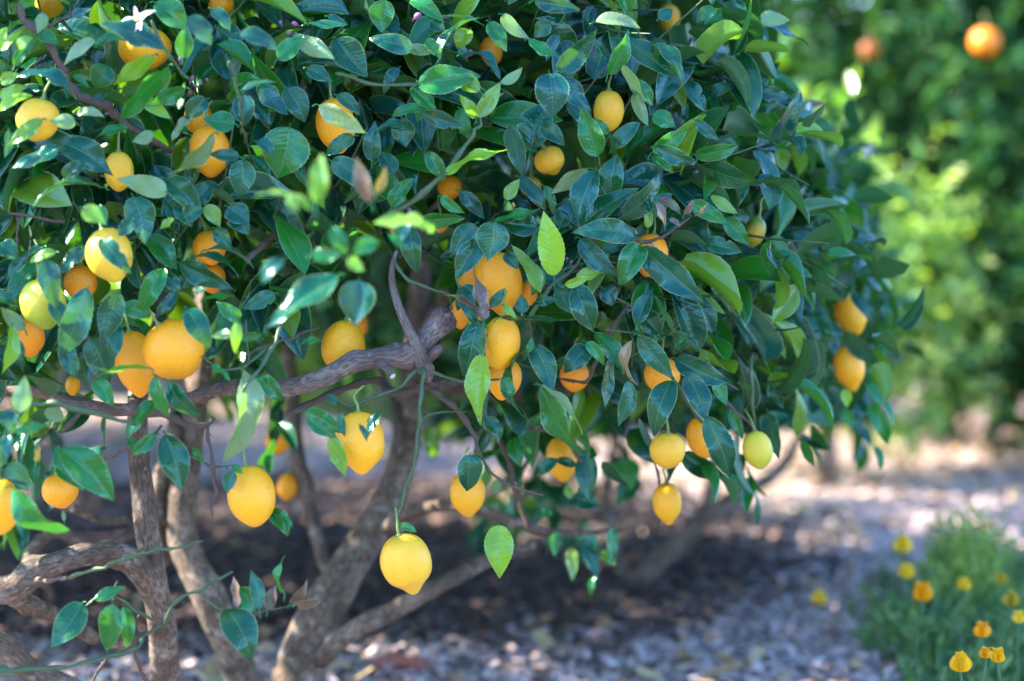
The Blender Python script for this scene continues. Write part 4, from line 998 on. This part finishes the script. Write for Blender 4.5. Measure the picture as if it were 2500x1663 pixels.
G_LITE = np.array([(0.28, 0.38, 0.12), (0.36, 0.44, 0.16), (0.16, 0.26, 0.07), (0.46, 0.50, 0.22), (0.08, 0.18, 0.05)])
# second lemon tree, behind the right half of the first
t2 = tag(empty("lemon_tree", P(1540, 1440, 5.6) * V(1, 1, 0)), "smaller blurred lemon tree behind with a dark slanting trunk on the mulch", "lemon tree", "lemon trees")
limb("trunk", [(1520, 1450, 5.62), (1560, 1410, 5.6), (1640, 1340, 5.6), (1700, 1285, 5.6), (1800, 1210, 5.6), (1900, 1150, 5.65), (1960, 1050, 5.7)], [64, 56, 50, 46, 40, 30, 18], parent=t2)
limb("limb", [(1680, 1300, 5.6), (1725, 1240, 5.6), (1742, 1150, 5.6), (1745, 1050, 5.6), (1730, 900, 5.65)], [34, 32, 30, 26, 18], parent=t2)
limb("limb", [(1530, 1440, 5.62), (1500, 1330, 5.6), (1480, 1200, 5.6), (1500, 1050, 5.6), (1450, 900, 5.6)], [30, 26, 24, 22, 16], parent=t2)
a2 = Acc()
n = 520
px = rng.uniform(1180, 2050, n); py = rng.uniform(380, 1110, n) + np.where(rng.uniform(0, 1, n) < .08, 90, 0); dep = rng.uniform(4.9, 6.3, n)
pos = _c0 + dep[:, None] * (_fw + _rt * ((px - 1250) / F)[:, None] + _up * ((831.5 - py) / F)[:, None])
shoots(n, pos, norm(pos - V(.45, 5.7, .7)), a2, 2, 5, 6, check=lambda px, py, d, L: (py < np.interp(px, [1100, 1400, 1600, 1800, 2000], [1080, 1080, 1030, 1060, 1030])), twigs=False)
n = 13
pos = np.array([P(random.uniform(1130, 1500), random.uniform(1050, 1260), random.uniform(4.6, 5.2)) for _ in range(n)])
shoots(n, pos, norm(V(0, 0, -1) + rng.normal(0, .5, (n, 3))), a2, 4, 8, 4, Lr=(.06, .1), twigs=False, droop=.8)
u_ = norm(rng.normal(0, 1, (170, 3)))          # crown bulk added to cast shade, hidden behind the first tree
pos = V(0.0, 6.85, 1.05) + u_ * rng.uniform(.4, 1, (170, 1)) * V(.9, .45, .52)
shoots(170, pos, u_, a2, 2, 5, 7, Lr=(.08, .13), twigs=False)
n = 60  # pale shoots with sunlight put into their leaf colours
pos = np.array([P(random.uniform(1850, 2080), random.uniform(360, 620), random.uniform(5.9, 6.5)) for _ in range(n)])
shoots(n, pos, norm(V(0, 0, 1) + rng.normal(0, .5, (n, 3))), a2, 3, 7, 6, Lr=(.06, .1), twigs=False, droop=-.1, cols=np.array([(0.24, 0.36, 0.06), (0.36, 0.44, 0.14), (0.14, 0.28, 0.04)]))
part("crown", a2.build("crown"), M_LEAF, t2)

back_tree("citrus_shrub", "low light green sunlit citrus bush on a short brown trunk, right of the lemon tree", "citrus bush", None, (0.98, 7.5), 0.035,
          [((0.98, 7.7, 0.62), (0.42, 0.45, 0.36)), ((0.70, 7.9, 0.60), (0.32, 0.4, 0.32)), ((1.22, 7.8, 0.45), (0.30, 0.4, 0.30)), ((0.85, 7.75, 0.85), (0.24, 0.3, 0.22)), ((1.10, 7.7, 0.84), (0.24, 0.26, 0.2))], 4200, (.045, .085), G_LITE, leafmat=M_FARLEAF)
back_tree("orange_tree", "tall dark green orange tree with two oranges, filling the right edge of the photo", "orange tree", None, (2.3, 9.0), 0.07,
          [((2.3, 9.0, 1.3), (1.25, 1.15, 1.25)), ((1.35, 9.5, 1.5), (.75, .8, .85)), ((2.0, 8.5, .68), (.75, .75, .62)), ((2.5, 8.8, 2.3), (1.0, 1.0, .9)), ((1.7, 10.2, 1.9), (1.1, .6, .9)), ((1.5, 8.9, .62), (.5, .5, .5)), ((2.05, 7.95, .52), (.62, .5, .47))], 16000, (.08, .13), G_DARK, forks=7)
for (hx, hy, hr, hz, hn, lab) in [(-3.05, 6.7, 1.15, 2.3, 4500, "added unseen citrus tree beyond the left edge, casting shade under the lemon tree"),  # this tree is added out of view to shade beneath the crown
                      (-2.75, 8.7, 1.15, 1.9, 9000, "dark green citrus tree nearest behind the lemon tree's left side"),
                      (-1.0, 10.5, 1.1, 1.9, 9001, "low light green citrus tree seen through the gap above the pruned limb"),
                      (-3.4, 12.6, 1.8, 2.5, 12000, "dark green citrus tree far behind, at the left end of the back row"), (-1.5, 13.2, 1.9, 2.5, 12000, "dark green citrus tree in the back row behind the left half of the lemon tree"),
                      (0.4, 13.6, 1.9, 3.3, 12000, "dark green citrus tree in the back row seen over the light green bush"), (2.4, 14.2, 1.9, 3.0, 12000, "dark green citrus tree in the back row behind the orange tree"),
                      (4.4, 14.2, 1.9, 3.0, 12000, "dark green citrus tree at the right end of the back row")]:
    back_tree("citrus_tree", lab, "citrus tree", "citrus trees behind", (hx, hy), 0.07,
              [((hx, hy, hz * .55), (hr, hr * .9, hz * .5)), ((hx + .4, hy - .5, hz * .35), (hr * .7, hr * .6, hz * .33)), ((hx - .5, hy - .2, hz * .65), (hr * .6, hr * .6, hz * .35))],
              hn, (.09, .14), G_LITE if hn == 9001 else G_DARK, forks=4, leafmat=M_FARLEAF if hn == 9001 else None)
# oranges
M_ORANGE = rind_material("orange_rind", 300)
for i, (ox, oy, r, d, c, lab) in enumerate([(2405, 103, 36, 7.75, (0.90, 0.24, 0.012), "bright round orange near the top right corner"),  # the second one has its shade mixed into a darker colour
                                            (2124, 124, 25, 8.3, (0.22, 0.032, 0.004), "dim orange darkened as if in shade, left of the bright one")]):
    e = tag(empty("orange", P(ox, oy, d)), lab, "orange", "oranges on the orange tree")
    o = link("rind", lemon_mesh(r * d / F, r * d / F * .97, 0, 90 + i), M_ORANGE, e); o.color = (*c, 1); o["green"] = 0.0
    A = Acc(); tube(A, [(0, 0, r * d / F * .9), (0, .005, r * d / F + .02), (0, .03, r * d / F + .05)], [.003, .002, .002], 7, 3)
    link("stalk", A.build("stalk"), M_STALK, e)

# ------------------------------------------------------------------ poppies and their feathery leaves
POP = [(2204, 1325, 15, 25, .24, 'y', "pale yellow poppy at the top of the patch, standing highest"), (2213, 1391, 21, 22, .22, 'y', "open pale yellow poppy just under the highest one"),
       (2252, 1441, 25, 29, .24, 'o', "large golden orange poppy in the upper left of the patch"), (2000, 1456, 17, 20, .12, 'y', "lone small poppy on the mulch left of the patch"),
       (2354, 1423, 15, 18, .24, 'y', "small yellow poppy beside the bright green tuft"), (2444, 1410, 13, 17, .24, 'd', "dim closed poppy near the right edge, furthest back"),
       (2469, 1460, 12, 22, .24, 'd', "dim narrow poppy at the right edge, just under the furthest one"), (2487, 1504, 19, 18, .24, 'y', "lemon yellow open poppy at the right edge"),
       (2398, 1535, 18, 23, .25, 'o', "golden poppy bud standing above the pair of open poppies"), (2346, 1614, 17, 28, .26, 'b', "brightest closed yellow poppy at the bottom of the patch"),
       (2436, 1597, 21, 22, .26, 'b', "wide open bright poppy, right one of the lower pair"), (2406, 1592, 15, 17, .27, 'o', "smaller orange poppy, left one of the lower pair")]
PC = {'y': (0.92, 0.66, 0.04), 'o': (0.90, 0.42, 0.01), 'd': (0.45, 0.38, 0.03), 'b': (0.95, 0.55, 0.01)}
for i, (px_, py_, hw, hh, hz, c, lab) in enumerate(POP):
    d = (CAMZ - hz) * F / (py_ - 476) 
    p = P(px_, py_, d); sc_ = d / F
    e = tag(empty("poppy", (p[0], p[1], 0)), lab, "poppy", "poppies in the green patch")
    a = Acc(); w, h = hw * sc_, hh * sc_
    for k in range(4):
        t = k * math.pi / 2 + random.uniform(-.2, .2) + i
        o_ = V(math.cos(t), math.sin(t), 0)
        sh = leaf_shape(8, 8, fold=-.5, arch=-1.2, wave=.02, fat=1)
        v, uv, f = leaf_verts(sh, h * 1.9, h * .95)
        dirv = norm(o_ * min(1.0, w / h * .55) + V(0, 0, 1)); zz = norm(o_ - dirv * (o_ @ dirv)); xx = np.cross(dirv, zz)
        wid = np.abs(uv[:, 0] - .5) * 2
        a.add(p - V(0, 0, h) + v[:, :1] * xx + v[:, 1:2] * dirv - v[:, 2:] * zz * -1, f, uv, PC[c])
    part("petals", a.build("petals"), M_POPPY, e)
    a = Acc()
    tube(a, [V(p[0] + random.uniform(-.04, .04), p[1] + random.uniform(0, .05), 0), V(p[0] + random.uniform(-.02, .02), p[1], p[2] * .5), p - V(0, 0, h * .98)], [.002, .0018, .0022], 6, 6, col=(0.05, 0.16, 0.06))
    part("stem", a.build("stem"), M_GRASS, e)
ga_ = Acc()
def tuft(cx, cy, hgt, nb, spread, cols):
    for k in range(nb):
        t = random.uniform(0, 6.28); s = random.uniform(.1, 1) * spread; h = hgt * random.uniform(.5, 1.1)
        b0 = V(cx + random.gauss(0, .025), cy + random.gauss(0, .025), 0)
        tip = b0 + V(math.cos(t) * s, math.sin(t) * s, h)
        mid = (b0 + tip) / 2 + V(0, 0, h * .18)
        col = np.array(random.choice(cols)) * random.uniform(.7, 1.3)
        tube(ga_, [b0, mid, tip], [.0016, .0014, .0006], 3, 3, col=col)
        for q in range(5):      # finely cut leaflets
            u = .45 + q * .12
            c = b0 * (1 - u) ** 2 + 2 * u * (1 - u) * mid + u * u * tip
            dd = norm(rng.normal(0, 1, 3) + V(0, 0, .8)) * random.uniform(.02, .045)
            x = norm(np.cross(dd, V(0, 1, .1))) * .0035
            ga_.add([c - x * .4, c + x * .4, c + dd * .6 + x, c + dd * .6 - x, c + dd + x * .2, c + dd - x * .2], [(0, 1, 2, 3), (3, 2, 4, 5)], None, col)
GC = [(0.07, 0.19, 0.05), (0.12, 0.25, 0.06), (0.16, 0.28, 0.10), (0.05, 0.15, 0.05)]
for _ in range(150):
    px_ = random.uniform(1960, 2640); y0 = np.interp(px_, [1960, 2080, 2200, 2640], [1520, 1500, 1440, 1430]); py_ = y0 + random.random() ** .8 * 340
    if px_ < 2160 and random.random() < .75: continue
    if px_ < 2250 and py_ > 1590 + (px_ - 2100) * .6: continue
    d = CAMZ * F / (py_ - 476)
    q = P(px_, py_, d)
    tuft(q[0], q[1], random.uniform(.05, .16), 11, .10, GC)
for _ in range(12):
    px_ = random.uniform(2290, 2430); d = CAMZ * F / (random.uniform(1560, 1610) - 476)
    q = P(px_, 1580, d); tuft(q[0], d, .25, 12, .05, [(0.22, 0.36, 0.06), (0.16, 0.30, 0.06)])
tag(link("poppy_foliage", ga_.build("poppy_foliage"), M_GRASS), "low feathery blue green poppy foliage covering the mulch at the bottom right", "ground cover", kind="stuff")

lt = chips(16000, (-2.2, 0.9), (4.75, 7.9), 0.03, 0.07, [(0.06, 0.04, 0.04), (0.09, 0.06, 0.05), (0.04, 0.03, 0.035), (0.13, 0.08, 0.06)], lift=0.016, flat=0.3)  # dark chips put shade into the ground colour below the crown
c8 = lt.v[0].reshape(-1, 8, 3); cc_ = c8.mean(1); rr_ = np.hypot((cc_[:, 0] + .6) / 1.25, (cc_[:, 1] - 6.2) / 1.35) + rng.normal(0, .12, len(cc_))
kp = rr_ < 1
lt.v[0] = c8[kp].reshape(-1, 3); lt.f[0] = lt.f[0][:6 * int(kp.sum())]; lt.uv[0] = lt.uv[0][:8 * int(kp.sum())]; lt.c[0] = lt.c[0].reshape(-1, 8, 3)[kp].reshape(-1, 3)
tag(link("shade_chips", lt.build("shade_chips", False), M_CHIP), "dark chips that paint shade around the stems of the large lemon tree", "painted shade", kind="stuff")
# red brown piece of bark on the mulch
a = Acc(); q = P(978, 1640, CAMZ * F / (1640 - 476) - .05)
tube(a, [V(q[0] - .045, q[1], .022), V(q[0] - .01, q[1] + .01, .03), V(q[0] + .05, q[1] - .005, .024)], [.014, .018, .010], 8, 6, .25)
tag(link("bark_piece", a.build("bark_piece"), plain_material("red_bark", (0.30, 0.10, 0.07), .85)), "red brown piece of bark lying on the mulch at the bottom centre", "bark piece")
